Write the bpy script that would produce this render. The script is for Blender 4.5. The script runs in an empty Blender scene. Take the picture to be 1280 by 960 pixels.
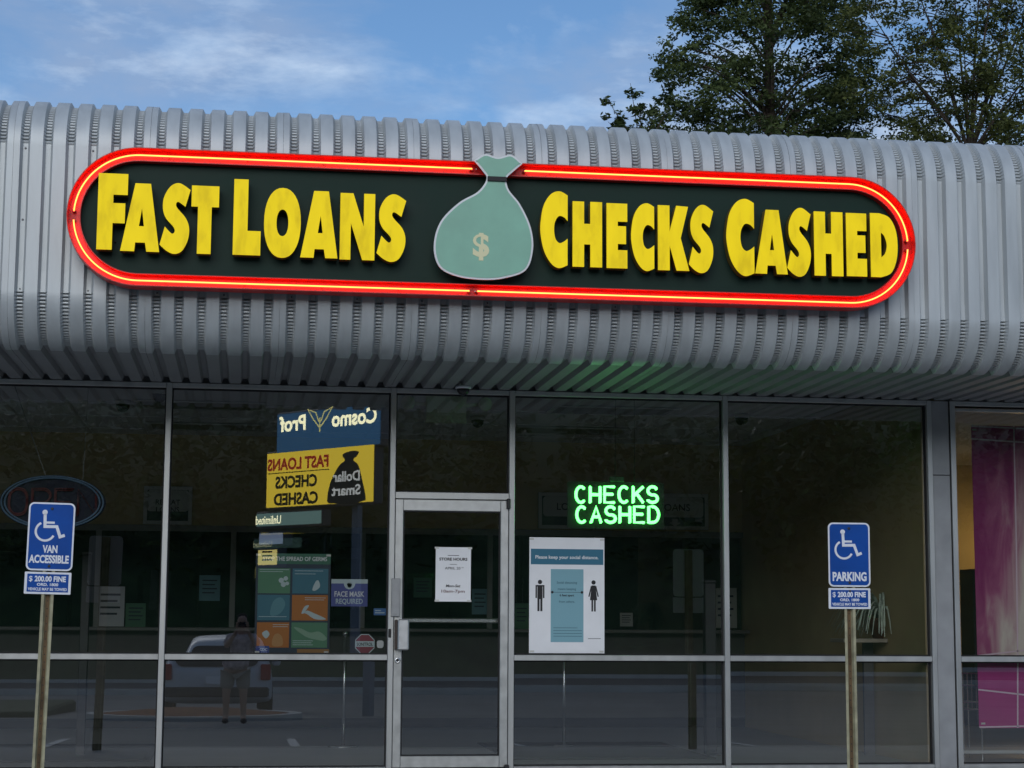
import bpy, math, random
import numpy as np
from mathutils import Vector, Matrix
random.seed(7); rng = np.random.default_rng(11)
PI = math.pi
scene = bpy.context.scene
COL = scene.collection

# ------------------------------------------------------------------ camera
# facade glass line is the plane Y = 0, X runs along the shop front, Z = 0 is the door sill
CAM = Vector((0.0, -15.151, 1.177)); FPX = 2300.0
CR = Vector((0.98965121, -0.14338368, 0.00562223))
CU = Vector((-0.02399773, -0.12675171, 0.99164415))
CF = Vector((0.14147296, 0.98151675, 0.12888087))
cd = bpy.data.cameras.new('camera'); cam = bpy.data.objects.new('camera', cd); COL.objects.link(cam)
cd.sensor_width = 36; cd.lens = FPX / 1280 * 36; cd.clip_start = 0.05; cd.clip_end = 3000
M3 = Matrix((CR, CU, -CF)).transposed()
cam.matrix_world = Matrix.Translation(CAM) @ M3.to_4x4()
scene.camera = cam

def ray(x, y): return CR * ((x - 640) / FPX) - CU * ((y - 480) / FPX) + CF
def on_y(x, y, Y):                       # photo pixel -> point on the upright plane at depth Y
    d = ray(x, y); return CAM + d * ((Y - CAM.y) / d.y)

# ------------------------------------------------------------------ sky, sun, exposure
SUN_EL, SUN_ROT = math.radians(18), math.radians(195)
w = bpy.data.worlds.new('World'); scene.world = w; w.use_nodes = True
nt = w.node_tree; nt.nodes.clear()
out = nt.nodes.new('ShaderNodeOutputWorld'); bg = nt.nodes.new('ShaderNodeBackground')
sky = nt.nodes.new('ShaderNodeTexSky'); sky.sky_type = 'NISHITA'; sky.sun_disc = False
sky.sun_elevation = SUN_EL; sky.sun_rotation = SUN_ROT; sky.air_density = 1.0; sky.dust_density = 0.1; sky.ozone_density = 4.6
tc = nt.nodes.new('ShaderNodeTexCoord'); mp = nt.nodes.new('ShaderNodeMapping')
mp.inputs['Scale'].default_value = (1.0, 1.0, 3.0); mp.inputs['Location'].default_value = (1.843, 8.469, 2.072)
nz = nt.nodes.new('ShaderNodeTexNoise'); nz.inputs['Scale'].default_value = 4.5; nz.inputs['Detail'].default_value = 9; nz.inputs['Roughness'].default_value = 0.58
nz.inputs['Distortion'].default_value = 0.35
rp = nt.nodes.new('ShaderNodeValToRGB'); rp.color_ramp.elements[0].position = 0.40; rp.color_ramp.elements[1].position = 0.66
rp.color_ramp.elements[1].color = (0.9, 0.9, 0.9, 1)
mx = nt.nodes.new('ShaderNodeMixRGB'); mx.inputs[2].default_value = (4.2, 5.4, 7.2, 1)
nz2 = nt.nodes.new('ShaderNodeTexNoise'); nz2.inputs['Scale'].default_value = 11.0; nz2.inputs['Detail'].default_value = 8; nz2.inputs['Roughness'].default_value = 0.6
rp2 = nt.nodes.new('ShaderNodeValToRGB'); rp2.color_ramp.elements[0].position = 0.46; rp2.color_ramp.elements[0].color = (2.7, 3.6, 5.3, 1); rp2.color_ramp.elements[1].position = 0.68; rp2.color_ramp.elements[1].color = (6.6, 7.6, 8.8, 1)
nt.links.new(mp.outputs[0], nz2.inputs['Vector']); nt.links.new(nz2.outputs[0], rp2.inputs[0]); nt.links.new(rp2.outputs[0], mx.inputs[2])
nt.links.new(tc.outputs['Generated'], mp.inputs['Vector']); nt.links.new(mp.outputs[0], nz.inputs['Vector'])
nt.links.new(nz.outputs[0], rp.inputs[0]); nt.links.new(rp.outputs[0], mx.inputs[0])
nt.links.new(sky.outputs[0], mx.inputs[1]); nt.links.new(mx.outputs[0], bg.inputs[0]); nt.links.new(bg.outputs[0], out.inputs[0])
bg.inputs[1].default_value = 0.060
sl = bpy.data.lights.new('sun', 'SUN'); sl.energy = 0.95; sl.angle = math.radians(55); sl.color = (1.0, 0.96, 0.90)
so = bpy.data.objects.new('sun', sl); COL.objects.link(so)
sdir = Vector((math.sin(SUN_ROT) * math.cos(SUN_EL), math.cos(SUN_ROT) * math.cos(SUN_EL), math.sin(SUN_EL)))
so.rotation_euler = sdir.to_track_quat('Z', 'Y').to_euler()
scene.view_settings.view_transform = 'Standard'; scene.view_settings.look = 'None'
scene.view_settings.gamma = 1.0; scene.view_settings.use_curve_mapping = False
scene.view_settings.exposure = 0.95
scene.render.engine = 'CYCLES'
cy = scene.cycles; cy.use_denoising = True; cy.max_bounces = 10; cy.transparent_max_bounces = 16; cy.glossy_bounces = 4
cy.sample_clamp_indirect = 6.0; cy.caustics_reflective = False; cy.caustics_refractive = False

# ------------------------------------------------------------------ materials
MATS = {}
def mat(name, col, rough=0.6, metal=0.0, var=0.0, vscale=6.0, bump=0.0, bscale=60.0, emit=None, estr=0.0, spec=0.5, stretch=(1, 1, 1)):
    if name in MATS: return MATS[name]
    m = bpy.data.materials.new(name); m.use_nodes = True; MATS[name] = m
    t = m.node_tree; b = t.nodes['Principled BSDF']
    b.inputs['Base Color'].default_value = (*col, 1); b.inputs['Roughness'].default_value = rough
    b.inputs['Metallic'].default_value = metal; b.inputs['Specular IOR Level'].default_value = spec
    if emit: b.inputs['Emission Color'].default_value = (*emit, 1); b.inputs['Emission Strength'].default_value = estr
    if var or bump:
        c = t.nodes.new('ShaderNodeTexCoord'); mpn = t.nodes.new('ShaderNodeMapping'); mpn.inputs['Scale'].default_value = stretch
        oi = t.nodes.new('ShaderNodeObjectInfo'); om = t.nodes.new('ShaderNodeMath'); om.operation = 'MULTIPLY'; om.inputs[1].default_value = 41.0
        va = t.nodes.new('ShaderNodeVectorMath'); t.links.new(oi.outputs['Random'], om.inputs[0]); t.links.new(c.outputs['Object'], va.inputs[0]); t.links.new(om.outputs[0], va.inputs[1])
        t.links.new(va.outputs[0], mpn.inputs[0])
    if var:
        n = t.nodes.new('ShaderNodeTexNoise'); n.inputs['Scale'].default_value = vscale; n.inputs['Detail'].default_value = 6
        r = t.nodes.new('ShaderNodeValToRGB'); r.color_ramp.elements[0].position = 0.3; r.color_ramp.elements[1].position = 0.72
        r.color_ramp.elements[0].color = (*[max(0, v * (1 - var)) for v in col], 1)
        r.color_ramp.elements[1].color = (*[min(1, v * (1 + var)) for v in col], 1)
        t.links.new(mpn.outputs[0], n.inputs['Vector']); t.links.new(n.outputs[0], r.inputs[0]); t.links.new(r.outputs[0], b.inputs['Base Color'])
        rr = t.nodes.new('ShaderNodeMapRange'); rr.inputs[3].default_value = max(0.03, rough - 0.1); rr.inputs[4].default_value = min(1, rough + 0.12)
        t.links.new(n.outputs[0], rr.inputs[0]); t.links.new(rr.outputs[0], b.inputs['Roughness'])
    if bump:
        n2 = t.nodes.new('ShaderNodeTexNoise'); n2.inputs['Scale'].default_value = bscale; n2.inputs['Detail'].default_value = 4
        bp = t.nodes.new('ShaderNodeBump'); bp.inputs['Strength'].default_value = bump; bp.inputs['Distance'].default_value = 0.01
        t.links.new(mpn.outputs[0], n2.inputs['Vector']); t.links.new(n2.outputs[0], bp.inputs['Height']); t.links.new(bp.outputs[0], b.inputs['Normal'])
    return m

def glass(name, tint, refl):
    m = bpy.data.materials.new(name); m.use_nodes = True; MATS[name] = m
    t = m.node_tree; t.nodes.clear()
    o = t.nodes.new('ShaderNodeOutputMaterial'); mix = t.nodes.new('ShaderNodeMixShader')
    tr = t.nodes.new('ShaderNodeBsdfTransparent'); tr.inputs[0].default_value = (*tint, 1)
    gl = t.nodes.new('ShaderNodeBsdfGlossy'); gl.inputs['Roughness'].default_value = 0.0; gl.inputs[0].default_value = (0.93, 0.97, 1.0, 1)
    lw = t.nodes.new('ShaderNodeFresnel'); lw.inputs[0].default_value = 1.5
    ad = t.nodes.new('ShaderNodeMath'); ad.operation = 'ADD'; ad.inputs[1].default_value = refl - 0.04; ad.use_clamp = True
    t.links.new(lw.outputs[0], ad.inputs[0]); t.links.new(ad.outputs[0], mix.inputs[0])
    t.links.new(tr.outputs[0], mix.inputs[1]); t.links.new(gl.outputs[0], mix.inputs[2]); t.links.new(mix.outputs[0], o.inputs[0])
    return m

ALU = mat('brushed_aluminium', (0.50, 0.51, 0.50), 0.42, 0.75, 0.10, 9, 0.03, 180, stretch=(1, 1, 0.15))
ALU_DOOR = mat('door_aluminium', (0.52, 0.53, 0.52), 0.38, 0.75, 0.10, 14, 0.03, 180)
STEEL = mat('bright_steel', (0.72, 0.73, 0.74), 0.25, 0.9)
GASKET = mat('black_gasket', (0.008, 0.008, 0.009), 0.7)
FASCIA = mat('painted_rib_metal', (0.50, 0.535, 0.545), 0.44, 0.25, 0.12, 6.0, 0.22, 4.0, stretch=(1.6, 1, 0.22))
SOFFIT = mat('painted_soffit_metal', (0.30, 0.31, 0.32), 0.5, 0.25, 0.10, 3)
PIER = mat('grey_pier_panel', (0.33, 0.34, 0.35), 0.5, 0.3, 0.12, 5, 0.03, 70)
GLASS = glass('tinted_glass', (0.95, 0.97, 0.96), 0.22)
GLASS_DARK = glass('teller_glass', (0.45, 0.5, 0.5), 0.06)
TAN = mat('tan_wall_paint', (0.56, 0.44, 0.24), 0.8, 0, 0.06, 3)
CEIL = mat('ceiling_tile', (0.72, 0.73, 0.74), 0.9, 0, 0.05, 30, 0.1, 120)
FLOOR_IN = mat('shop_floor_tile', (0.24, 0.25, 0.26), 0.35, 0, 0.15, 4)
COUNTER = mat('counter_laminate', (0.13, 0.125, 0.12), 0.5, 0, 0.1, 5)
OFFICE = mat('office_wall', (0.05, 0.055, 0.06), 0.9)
WHITE = mat('white_print', (0.78, 0.79, 0.80), 0.55)
PAPER = mat('paper_white', (0.84, 0.85, 0.87), 0.7, 0, 0.03, 8)
BLACK = mat('black_print', (0.012, 0.012, 0.014), 0.6)
BLUE = mat('sign_blue', (0.004, 0.070, 0.34), 0.5, 0, 0.12, 7, spec=0.2)
REFLW = mat('reflective_white', (0.80, 0.82, 0.86), 0.4, 0, 0.05, 20)
POST = mat('weathered_green_post', (0.38, 0.36, 0.235), 0.75, 0.1, 0.30, 13, 0.15, 60, stretch=(1, 1, 0.35))
RUST = mat('rusty_web', (0.13, 0.085, 0.045), 0.9, 0, 0.75, 9, 0.2, 90, stretch=(1, 0.35, 1))
ASPH = mat('asphalt', (0.21, 0.212, 0.205), 0.9, 0, 0.22, 0.7, 0.3, 40)
ROADM = mat('road_asphalt', (0.10, 0.10, 0.105), 0.9, 0, 0.18, 0.5, 0.2, 40)
CONC = mat('concrete', (0.54, 0.53, 0.50), 0.85, 0, 0.12, 2.5, 0.15, 50)
PAINT = mat('white_road_paint', (0.62, 0.62, 0.60), 0.7, 0, 0.15, 12)
GRASS = mat('grass_ground', (0.045, 0.07, 0.025), 0.95, 0, 0.4, 1.2, 0.5, 30)
MULCH = mat('mulch', (0.23, 0.085, 0.03), 0.95, 0, 0.45, 18, 0.6, 50)
GREENF = mat('sign_field_green', (0.010, 0.030, 0.022), 0.55, 0, 0.1, 3, spec=0.2)
REDP = mat('red_channel_paint', (0.62, 0.012, 0.010), 0.4)
REDOUT = mat('red_channel_outer', (0.42, 0.012, 0.010), 0.45)
RETURN = mat('letter_return', (0.17, 0.12, 0.02), 0.5)
NEONR = mat('red_neon', (0.9, 0.3, 0.1), 0.3, emit=(1.0, 0.13, 0.022), estr=4.6)
NEONG = mat('green_neon', (0.3, 0.9, 0.4), 0.3, emit=(0.11, 1.0, 0.15), estr=3.3)
GLASSCAP = mat('neon_cap', (0.25, 0.05, 0.03), 0.4)

def letter_face():
    m = mat('yellow_letter_face', (0.80, 0.60, 0.010), 0.5, spec=0.15)
    t = m.node_tree; b = t.nodes['Principled BSDF']
    c = t.nodes.new('ShaderNodeTexCoord'); n = t.nodes.new('ShaderNodeTexNoise'); n.inputs['Scale'].default_value = 5; n.inputs['Detail'].default_value = 6
    mp_ = t.nodes.new('ShaderNodeMapping'); mp_.inputs['Scale'].default_value = (2.4, 0.8, 1.0)
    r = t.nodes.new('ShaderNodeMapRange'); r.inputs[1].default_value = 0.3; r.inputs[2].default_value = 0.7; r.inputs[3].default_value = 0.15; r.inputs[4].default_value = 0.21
    oi = t.nodes.new('ShaderNodeObjectInfo'); om = t.nodes.new('ShaderNodeMath'); om.operation = 'MULTIPLY'; om.inputs[1].default_value = 30.0; va = t.nodes.new('ShaderNodeVectorMath')
    t.links.new(oi.outputs['Random'], om.inputs[0]); t.links.new(c.outputs['Object'], va.inputs[0]); t.links.new(om.outputs[0], va.inputs[1]); t.links.new(va.outputs[0], mp_.inputs[0]); t.links.new(mp_.outputs[0], n.inputs['Vector'])
    rc = t.nodes.new('ShaderNodeValToRGB'); rc.color_ramp.elements[0].position = 0.30; rc.color_ramp.elements[0].color = (0.68, 0.49, 0.010, 1); rc.color_ramp.elements[1].position = 0.48; rc.color_ramp.elements[1].color = (0.82, 0.62, 0.010, 1)
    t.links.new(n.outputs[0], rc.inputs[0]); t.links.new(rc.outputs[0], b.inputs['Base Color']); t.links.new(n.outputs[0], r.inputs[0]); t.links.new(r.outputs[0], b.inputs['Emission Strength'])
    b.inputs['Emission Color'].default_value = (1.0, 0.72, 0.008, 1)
    return m
YELLOW = letter_face()

# ------------------------------------------------------------------ mesh helpers
def link(o): COL.objects.link(o); return o
def tag(o, label=None, cat=None, group=None, kind=None):
    if label: o['label'] = label
    if cat: o['category'] = cat
    if group: o['group'] = group
    if kind: o['kind'] = kind
    return o
def empty(name, loc, rot=(0, 0, 0), **k):
    o = link(bpy.data.objects.new(name, None)); o.location = loc; o.rotation_euler = rot; o.empty_display_size = 0.1
    return tag(o, **k)
class MB:
    def __init__(s): s.v = []; s.f = []
    def add(s, vs, fs):
        n = len(s.v); s.v += [tuple(p) for p in vs]; s.f += [tuple(i + n for i in q) for q in fs]; return s
    def box(s, a, b):
        x0, y0, z0 = a; x1, y1, z1 = b
        return s.add([(x0, y0, z0), (x1, y0, z0), (x1, y1, z0), (x0, y1, z0), (x0, y0, z1), (x1, y0, z1), (x1, y1, z1), (x0, y1, z1)],
                     [(0, 3, 2, 1), (4, 5, 6, 7), (0, 1, 5, 4), (1, 2, 6, 5), (2, 3, 7, 6), (3, 0, 4, 7)])
    def bbox(s, a, b, c=0.004):          # box with chamfered edges
        x0, y0, z0 = a; x1, y1, z1 = b; n = len(s.v)
        import itertools
        vs = []; idx = {}
        for sx in (0, 1):
            for sy in (0, 1):
                for sz in (0, 1):
                    X = (x0, x1)[sx]; Y = (y0, y1)[sy]; Z = (z0, z1)[sz]
                    dx = c * (1 - 2 * sx); dy = c * (1 - 2 * sy); dz = c * (1 - 2 * sz)
                    idx[(sx, sy, sz)] = len(vs)
                    vs += [(X, Y + dy, Z + dz), (X + dx, Y, Z + dz), (X + dx, Y + dy, Z)]
        I = lambda a_, b_, c_, k: idx[(a_, b_, c_)] + k
        fs = []
        for k in (0, 1):
            q = [I(k, 0, 0, 0), I(k, 1, 0, 0), I(k, 1, 1, 0), I(k, 0, 1, 0)]; fs.append(q if k else q[::-1])
            q = [I(0, k, 0, 1), I(1, k, 0, 1), I(1, k, 1, 1), I(0, k, 1, 1)]; fs.append(q[::-1] if k else q)
            q = [I(0, 0, k, 2), I(1, 0, k, 2), I(1, 1, k, 2), I(0, 1, k, 2)]; fs.append(q if k else q[::-1])
        for a_ in (0, 1):
            for b_ in (0, 1):
                fs.append([I(a_, b_, 0, 0), I(a_, b_, 1, 0), I(a_, b_, 1, 1), I(a_, b_, 0, 1)])
                fs.append([I(a_, 0, b_, 0), I(a_, 1, b_, 0), I(a_, 1, b_, 2), I(a_, 0, b_, 2)])
                fs.append([I(0, a_, b_, 1), I(1, a_, b_, 1), I(1, a_, b_, 2), I(0, a_, b_, 2)])
                for c_ in (0, 1): fs.append([I(a_, b_, c_, 0), I(a_, b_, c_, 1), I(a_, b_, c_, 2)])
        return s.add(vs, fs)
    def poly(s, pts, z0, z1):            # convex/star outline in local XY, extruded along Z, fan caps
        n = len(pts); cx = sum(p[0] for p in pts) / n; cyy = sum(p[1] for p in pts) / n
        vs = [(x, y, z0) for x, y in pts] + [(x, y, z1) for x, y in pts] + [(cx, cyy, z0), (cx, cyy, z1)]
        fs = []
        for i in range(n):
            j = (i + 1) % n
            fs += [(i, j, n + j, n + i), (j, i, 2 * n), (n + i, n + j, 2 * n + 1)]
        return s.add(vs, fs)
    def ribbon(s, pts, wd, z0, z1, closed=False):   # flat stroke in local XY
        n = len(pts); L = []; R_ = []
        for i in range(n):
            a = pts[(i - 1) % n] if (closed or i > 0) else pts[i]; b = pts[(i + 1) % n] if (closed or i < n - 1) else pts[i]
            p = pts[i]
            d1 = Vector((p[0] - a[0], p[1] - a[1])); d2 = Vector((b[0] - p[0], b[1] - p[1]))
            if d1.length < 1e-9: d1 = d2
            if d2.length < 1e-9: d2 = d1
            d1.normalize(); d2.normalize(); t = (d1 + d2)
            t = t.normalized() if t.length > 1e-6 else d1
            nn = Vector((-t.y, t.x)); k = wd / 2 / max(0.5, nn.dot(Vector((-d1.y, d1.x))))
            L.append((p[0] + nn.x * k, p[1] + nn.y * k)); R_.append((p[0] - nn.x * k, p[1] - nn.y * k))
        vs = []; fs = []
        for i in range(n): vs += [(*L[i], z0), (*R_[i], z0), (*L[i], z1), (*R_[i], z1)]
        for i in range(n if closed else n - 1):
            a = 4 * i; b = 4 * ((i + 1) % n)
            fs += [(a + 2, a + 3, b + 3, b + 2), (a, b, b + 1, a + 1), (a, a + 2, b + 2, b), (a + 1, b + 1, b + 3, a + 3)]
        if not closed: fs += [(0, 1, 3, 2), (4 * n - 4, 4 * n - 2, 4 * n - 1, 4 * n - 3)]
        return s.add(vs, fs)
    def tube(s, pts, r, n=8, closed=False, caps=True):
        P = [Vector(p) for p in pts]; m = len(P); vs = []; fs = []
        rad = r if isinstance(r, (list, tuple)) else [r] * m
        up = None
        for i in range(m):
            a = P[(i - 1) % m] if (closed or i) else P[i]; b = P[(i + 1) % m] if (closed or i < m - 1) else P[i]
            t = (b - a).normalized()
            if up is None: up = t.orthogonal().normalized()
            else:
                up = (up - t * up.dot(t)); up = up.normalized() if up.length > 1e-6 else t.orthogonal().normalized()
            sd = t.cross(up)
            for k in range(n):
                q = 2 * PI * k / n; vs.append(P[i] + (up * math.cos(q) + sd * math.sin(q)) * rad[i])
        for i in range(m if closed else m - 1):
            j = (i + 1) % m
            for k in range(n):
                k2 = (k + 1) % n; fs.append((i * n + k, j * n + k, j * n + k2, i * n + k2))
        if caps and not closed: fs += [tuple(range(n)), tuple(range((m - 1) * n, m * n))[::-1]]
        return s.add(vs, fs)
    def lathe(s, prof, c=(0, 0, 0), n=20, axis='Z'):
        vs = []; fs = []; m = len(prof)
        for r, h in prof:
            for k in range(n):
                q = 2 * PI * k / n; a, b = r * math.cos(q), r * math.sin(q)
                v = (a, b, h) if axis == 'Z' else ((a, h, b) if axis == 'Y' else (h, a, b))
                vs.append((c[0] + v[0], c[1] + v[1], c[2] + v[2]))
        for i in range(m - 1):
            for k in range(n):
                k2 = (k + 1) % n; fs.append((i * n + k, i * n + k2, (i + 1) * n + k2, (i + 1) * n + k))
        fs += [tuple(range(n))[::-1], tuple(range((m - 1) * n, m * n))]
        return s.add(vs, fs)
    def mesh(s, name, m, smooth=False):
        me = bpy.data.meshes.new(name); me.from_pydata(s.v, [], s.f); me.update()
        if m: me.materials.append(m)
        if smooth: me.polygons.foreach_set('use_smooth', [True] * len(me.polygons))
        return me
    def build(s, name, m, parent=None, smooth=False, loc=None):
        o = link(bpy.data.objects.new(name, s.mesh(name, m, smooth))); o.parent = parent
        if loc: o.location = loc
        return o
def obj(name, me, parent=None, loc=(0, 0, 0)):
    o = link(bpy.data.objects.new(name, me)); o.parent = parent; o.location = loc; return o
def box(name, a, b, m, parent=None, c=0.0): return (MB().bbox(a, b, c) if c else MB().box(a, b)).build(name, m, parent)
def np_mesh(name, V, F, m, smooth=False):
    me = bpy.data.meshes.new(name); k = F.shape[1]
    me.vertices.add(len(V)); me.vertices.foreach_set('co', np.asarray(V, np.float32).ravel())
    me.loops.add(F.size); me.loops.foreach_set('vertex_index', F.astype(np.int32).ravel())
    me.polygons.add(len(F)); me.polygons.foreach_set('loop_start', np.arange(0, F.size, k, dtype=np.int32))
    me.polygons.foreach_set('use_smooth', np.full(len(F), bool(smooth)))
    me.update(calc_edges=True); me.validate(); me.materials.append(m); return me

def curve_mesh(contours, depth, m, bevel=0.0):      # closed 2D contours (holes allowed) -> extruded mesh
    cu = bpy.data.curves.new('outline', 'CURVE'); cu.dimensions = '2D'; cu.fill_mode = 'BOTH'; cu.extrude = depth / 2; cu.bevel_depth = bevel; cu.bevel_resolution = 1
    for c in contours:
        sp = cu.splines.new('POLY'); sp.points.add(len(c) - 1); sp.use_cyclic_u = True
        for p, q in zip(sp.points, c): p.co = (q[0], q[1], 0, 1)
    o = bpy.data.objects.new('outline', cu); me = bpy.data.meshes.new_from_object(o)
    bpy.data.objects.remove(o); bpy.data.curves.remove(cu)
    me.materials.clear()
    if m: me.materials.append(m)
    return me
def text(parent, s, x, y, h, m, z=0.002, width=None, bold=0.0, align='CENTER', name='lettering', shear=0.0, depth=0.0008, spacing=1.0):
    # capital height h, baseline y in the parent's local XY; optional total width
    cu = bpy.data.curves.new('text', 'FONT'); cu.body = s; cu.size = 1.0; cu.offset = bold; cu.shear = shear; cu.extrude = 0.002; cu.resolution_u = 3; cu.space_character = spacing
    o = bpy.data.objects.new('text', cu); me = bpy.data.meshes.new_from_object(o); bpy.data.objects.remove(o); bpy.data.curves.remove(cu)
    n = len(me.vertices); co = np.zeros(n * 3, np.float32); me.vertices.foreach_get('co', co); co = co.reshape(-1, 3)
    cap = 0.73; k = h / cap
    x0, x1 = co[:, 0].min(), co[:, 0].max(); kx = k if not width else width / max(1e-6, x1 - x0)
    ox = {'CENTER': (x0 + x1) / 2, 'LEFT': x0, 'RIGHT': x1}[align]
    co[:, 0] = (co[:, 0] - ox) * kx; co[:, 1] *= k; co[:, 2] *= depth / 0.002
    me.vertices.foreach_set('co', co.ravel()); me.update(); me.materials.clear(); me.materials.append(m)
    return obj(name, me, parent, (x, y, z))
def smooth_closed(pts, corners=(), n=6):             # Catmull-Rom through points, sharp at the listed indices
    m = len(pts); o = []
    for i in range(m):
        p0, p1, p2, p3 = pts[i - 1], pts[i], pts[(i + 1) % m], pts[(i + 2) % m]
        if i in corners: p0 = p1
        if (i + 1) % m in corners: p3 = p2
        for k in range(n):
            t = k / n; t2 = t * t; t3 = t2 * t
            o.append(tuple(0.5 * (2 * p1[a] + (p2[a] - p0[a]) * t + (2 * p0[a] - 5 * p1[a] + 4 * p2[a] - p3[a]) * t2 + (3 * p1[a] - p0[a] - 3 * p2[a] + p3[a]) * t3) for a in (0, 1)))
    return o
def smooth_open(pts, n=6):
    P = [pts[0]] + list(pts) + [pts[-1]]; o = []
    for i in range(1, len(P) - 2):
        p0, p1, p2, p3 = P[i - 1], P[i], P[i + 1], P[i + 2]
        for k in range(n):
            t = k / n; t2 = t * t; t3 = t2 * t
            o.append(tuple(0.5 * (2 * p1[a] + (p2[a] - p0[a]) * t + (2 * p0[a] - 5 * p1[a] + 4 * p2[a] - p3[a]) * t2 + (3 * p1[a] - p0[a] - 3 * p2[a] + p3[a]) * t3) for a in range(len(p1))))
    o.append(tuple(pts[-1])); return o
def rrect(x0, y0, x1, y1, r, n=6):
    o = []
    for cx, cyy, a in ((x1 - r, y1 - r, 0), (x0 + r, y1 - r, 90), (x0 + r, y0 + r, 180), (x1 - r, y0 + r, 270)):
        for k in range(n + 1):
            q = math.radians(a + 90 * k / n); o.append((cx + r * math.cos(q), cyy + r * math.sin(q)))
    return o
UPRIGHT = (PI / 2, 0, 0)                             # local X -> world X, local Y -> up, local Z -> towards the car park

# ------------------------------------------------------------------ the ground
def ground_z(Y):
    if Y > -2.9: return -0.15
    if Y > -26: return -0.15 + 0.0255 * (Y + 2.9)
    return -0.739 if Y > -44 else -0.739
def sheet(name, X, Ys, zoff, m, kind='structure', xs=None):
    V = []; F = []
    xs = xs or [X[0], X[1]]
    for Y in Ys:
        for x in xs: V.append((x, Y, ground_z(Y) + zoff))
    nx = len(xs)
    for j in range(len(Ys) - 1):
        for i in range(nx - 1):
            a = j * nx + i; F.append((a, a + 1, a + nx + 1, a + nx))
    o = MB().add(V, F).build(name, m); o['kind'] = kind; return o
sheet('ground', (-600, 600), [700, 40, -2.9, -10, -18, -26, -50, -700], -0.06, GRASS)
sheet('car_park', (-60, 70), [-2.9, -8, -14, -20, -26, -35.8], 0.0, ASPH)
sheet('road', (-300, 300), [-38.2, -48.5], -0.02, ROADM)
kb = MB()
kb.box((-60, -36.0, -0.95), (70, -35.8, -0.60)); kb.box((-300, -38.2, -0.95), (300, -38.0, -0.63)); kb.box((-300, -48.7, -0.95), (300, -48.5, -0.63))
o = kb.build('kerb', CONC); o['kind'] = 'structure'
pv = MB(); pv.box((-12, -2.75, -0.4), (20, -0.06, -0.012)); o = pv.build('pavement', CONC); o['kind'] = 'structure'
pv = MB(); pv.bbox((-12, -2.9, -0.5), (20, -2.755, -0.010), 0.015); o = pv.build('kerb', CONC); o['kind'] = 'structure'
pm = MB()
for x in np.arange(-13.2, 24, 2.75):
    V = []
    for Y in (-3.3, -8.4): V += [(x, Y, ground_z(Y) + 0.006), (x + 0.1, Y, ground_z(Y) + 0.006)]
    pm.add(V, [(0, 1, 3, 2)])
o = pm.build('parking_lines', PAINT); o['kind'] = 'structure'
rm = MB()
for x in np.arange(-120, 120, 9.0): rm.add([(x, -43.4, -0.752), (x + 3, -43.4, -0.752), (x + 3, -43.28, -0.752), (x, -43.28, -0.752)], [(0, 1, 2, 3)])
o = rm.build('road_markings', PAINT); o['kind'] = 'structure'
vg = MB(); vg.bbox((-40, -25.5, -1.0), (-3.6, -19.5, -0.46), 0.05); o = vg.build('grass_verge', GRASS); o['kind'] = 'structure'
# wooded bank across the road (only its reflection shows)
nx, ny = 60, 12; V = []; F = []
for j in range(ny):
    for i in range(nx):
        x = -150 + 300 * i / (nx - 1); t = j / (ny - 1); y = -50 - 36 * t
        V.append((x, y, -0.74 + 17 * (t ** 0.7) + 0.9 * math.sin(x * 0.11 + j) * t))
for j in range(ny - 1):
    for i in range(nx - 1): a = j * nx + i; F.append((a, a + 1, a + nx + 1, a + nx))
o = MB().add(V, F).build('bank', GRASS, smooth=True); o['kind'] = 'structure'

# foliage ------------------------------------------------------------------
def leaf_mat(name, col, trans):
    m = bpy.data.materials.new(name); m.use_nodes = True; t = m.node_tree; b = t.nodes['Principled BSDF']
    oi = t.nodes.new('ShaderNodeNewGeometry'); r = t.nodes.new('ShaderNodeValToRGB')
    r.color_ramp.elements[0].color = (col[0] * 0.40, col[1] * 0.45, col[2] * 0.5, 1); r.color_ramp.elements[1].color = (col[0] * 2.1, col[1] * 1.75, col[2] * 1.3, 1)
    tcn = t.nodes.new('ShaderNodeTexCoord'); nn = t.nodes.new('ShaderNodeTexNoise'); nn.inputs['Scale'].default_value = 1.1; nn.inputs['Detail'].default_value = 3; t.links.new(tcn.outputs['Object'], nn.inputs['Vector'])
    ma = t.nodes.new('ShaderNodeMath'); ma.operation = 'MULTIPLY_ADD'; ma.inputs[1].default_value = 0.45; mb_ = t.nodes.new('ShaderNodeMath'); mb_.operation = 'MULTIPLY_ADD'; mb_.inputs[1].default_value = 1.6; mb_.inputs[2].default_value = -0.55
    t.links.new(nn.outputs[0], mb_.inputs[0]); t.links.new(oi.outputs['Random Per Island'], ma.inputs[0]); t.links.new(mb_.outputs[0], ma.inputs[2]); t.links.new(ma.outputs[0], r.inputs[0]); t.links.new(r.outputs[0], b.inputs['Base Color'])
    b.inputs['Roughness'].default_value = 0.6; b.inputs['Specular IOR Level'].default_value = 0.25
    tr = t.nodes.new('ShaderNodeBsdfTranslucent'); t.links.new(r.outputs[0], tr.inputs[0])
    mx_ = t.nodes.new('ShaderNodeMixShader'); mx_.inputs[0].default_value = trans
    t.links.new(b.outputs[0], mx_.inputs[1]); t.links.new(tr.outputs[0], mx_.inputs[2]); t.links.new(mx_.outputs[0], t.nodes['Material Output'].inputs[0])
    return m
LEAF1 = leaf_mat('leaf_dark_green', (0.052, 0.085, 0.036), 0.3)
LEAF2 = leaf_mat('leaf_olive_green', (0.072, 0.098, 0.036), 0.35)
BARK = mat('bark', (0.055, 0.042, 0.033), 0.95, 0, 0.3, 8, 0.5, 30)
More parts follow.
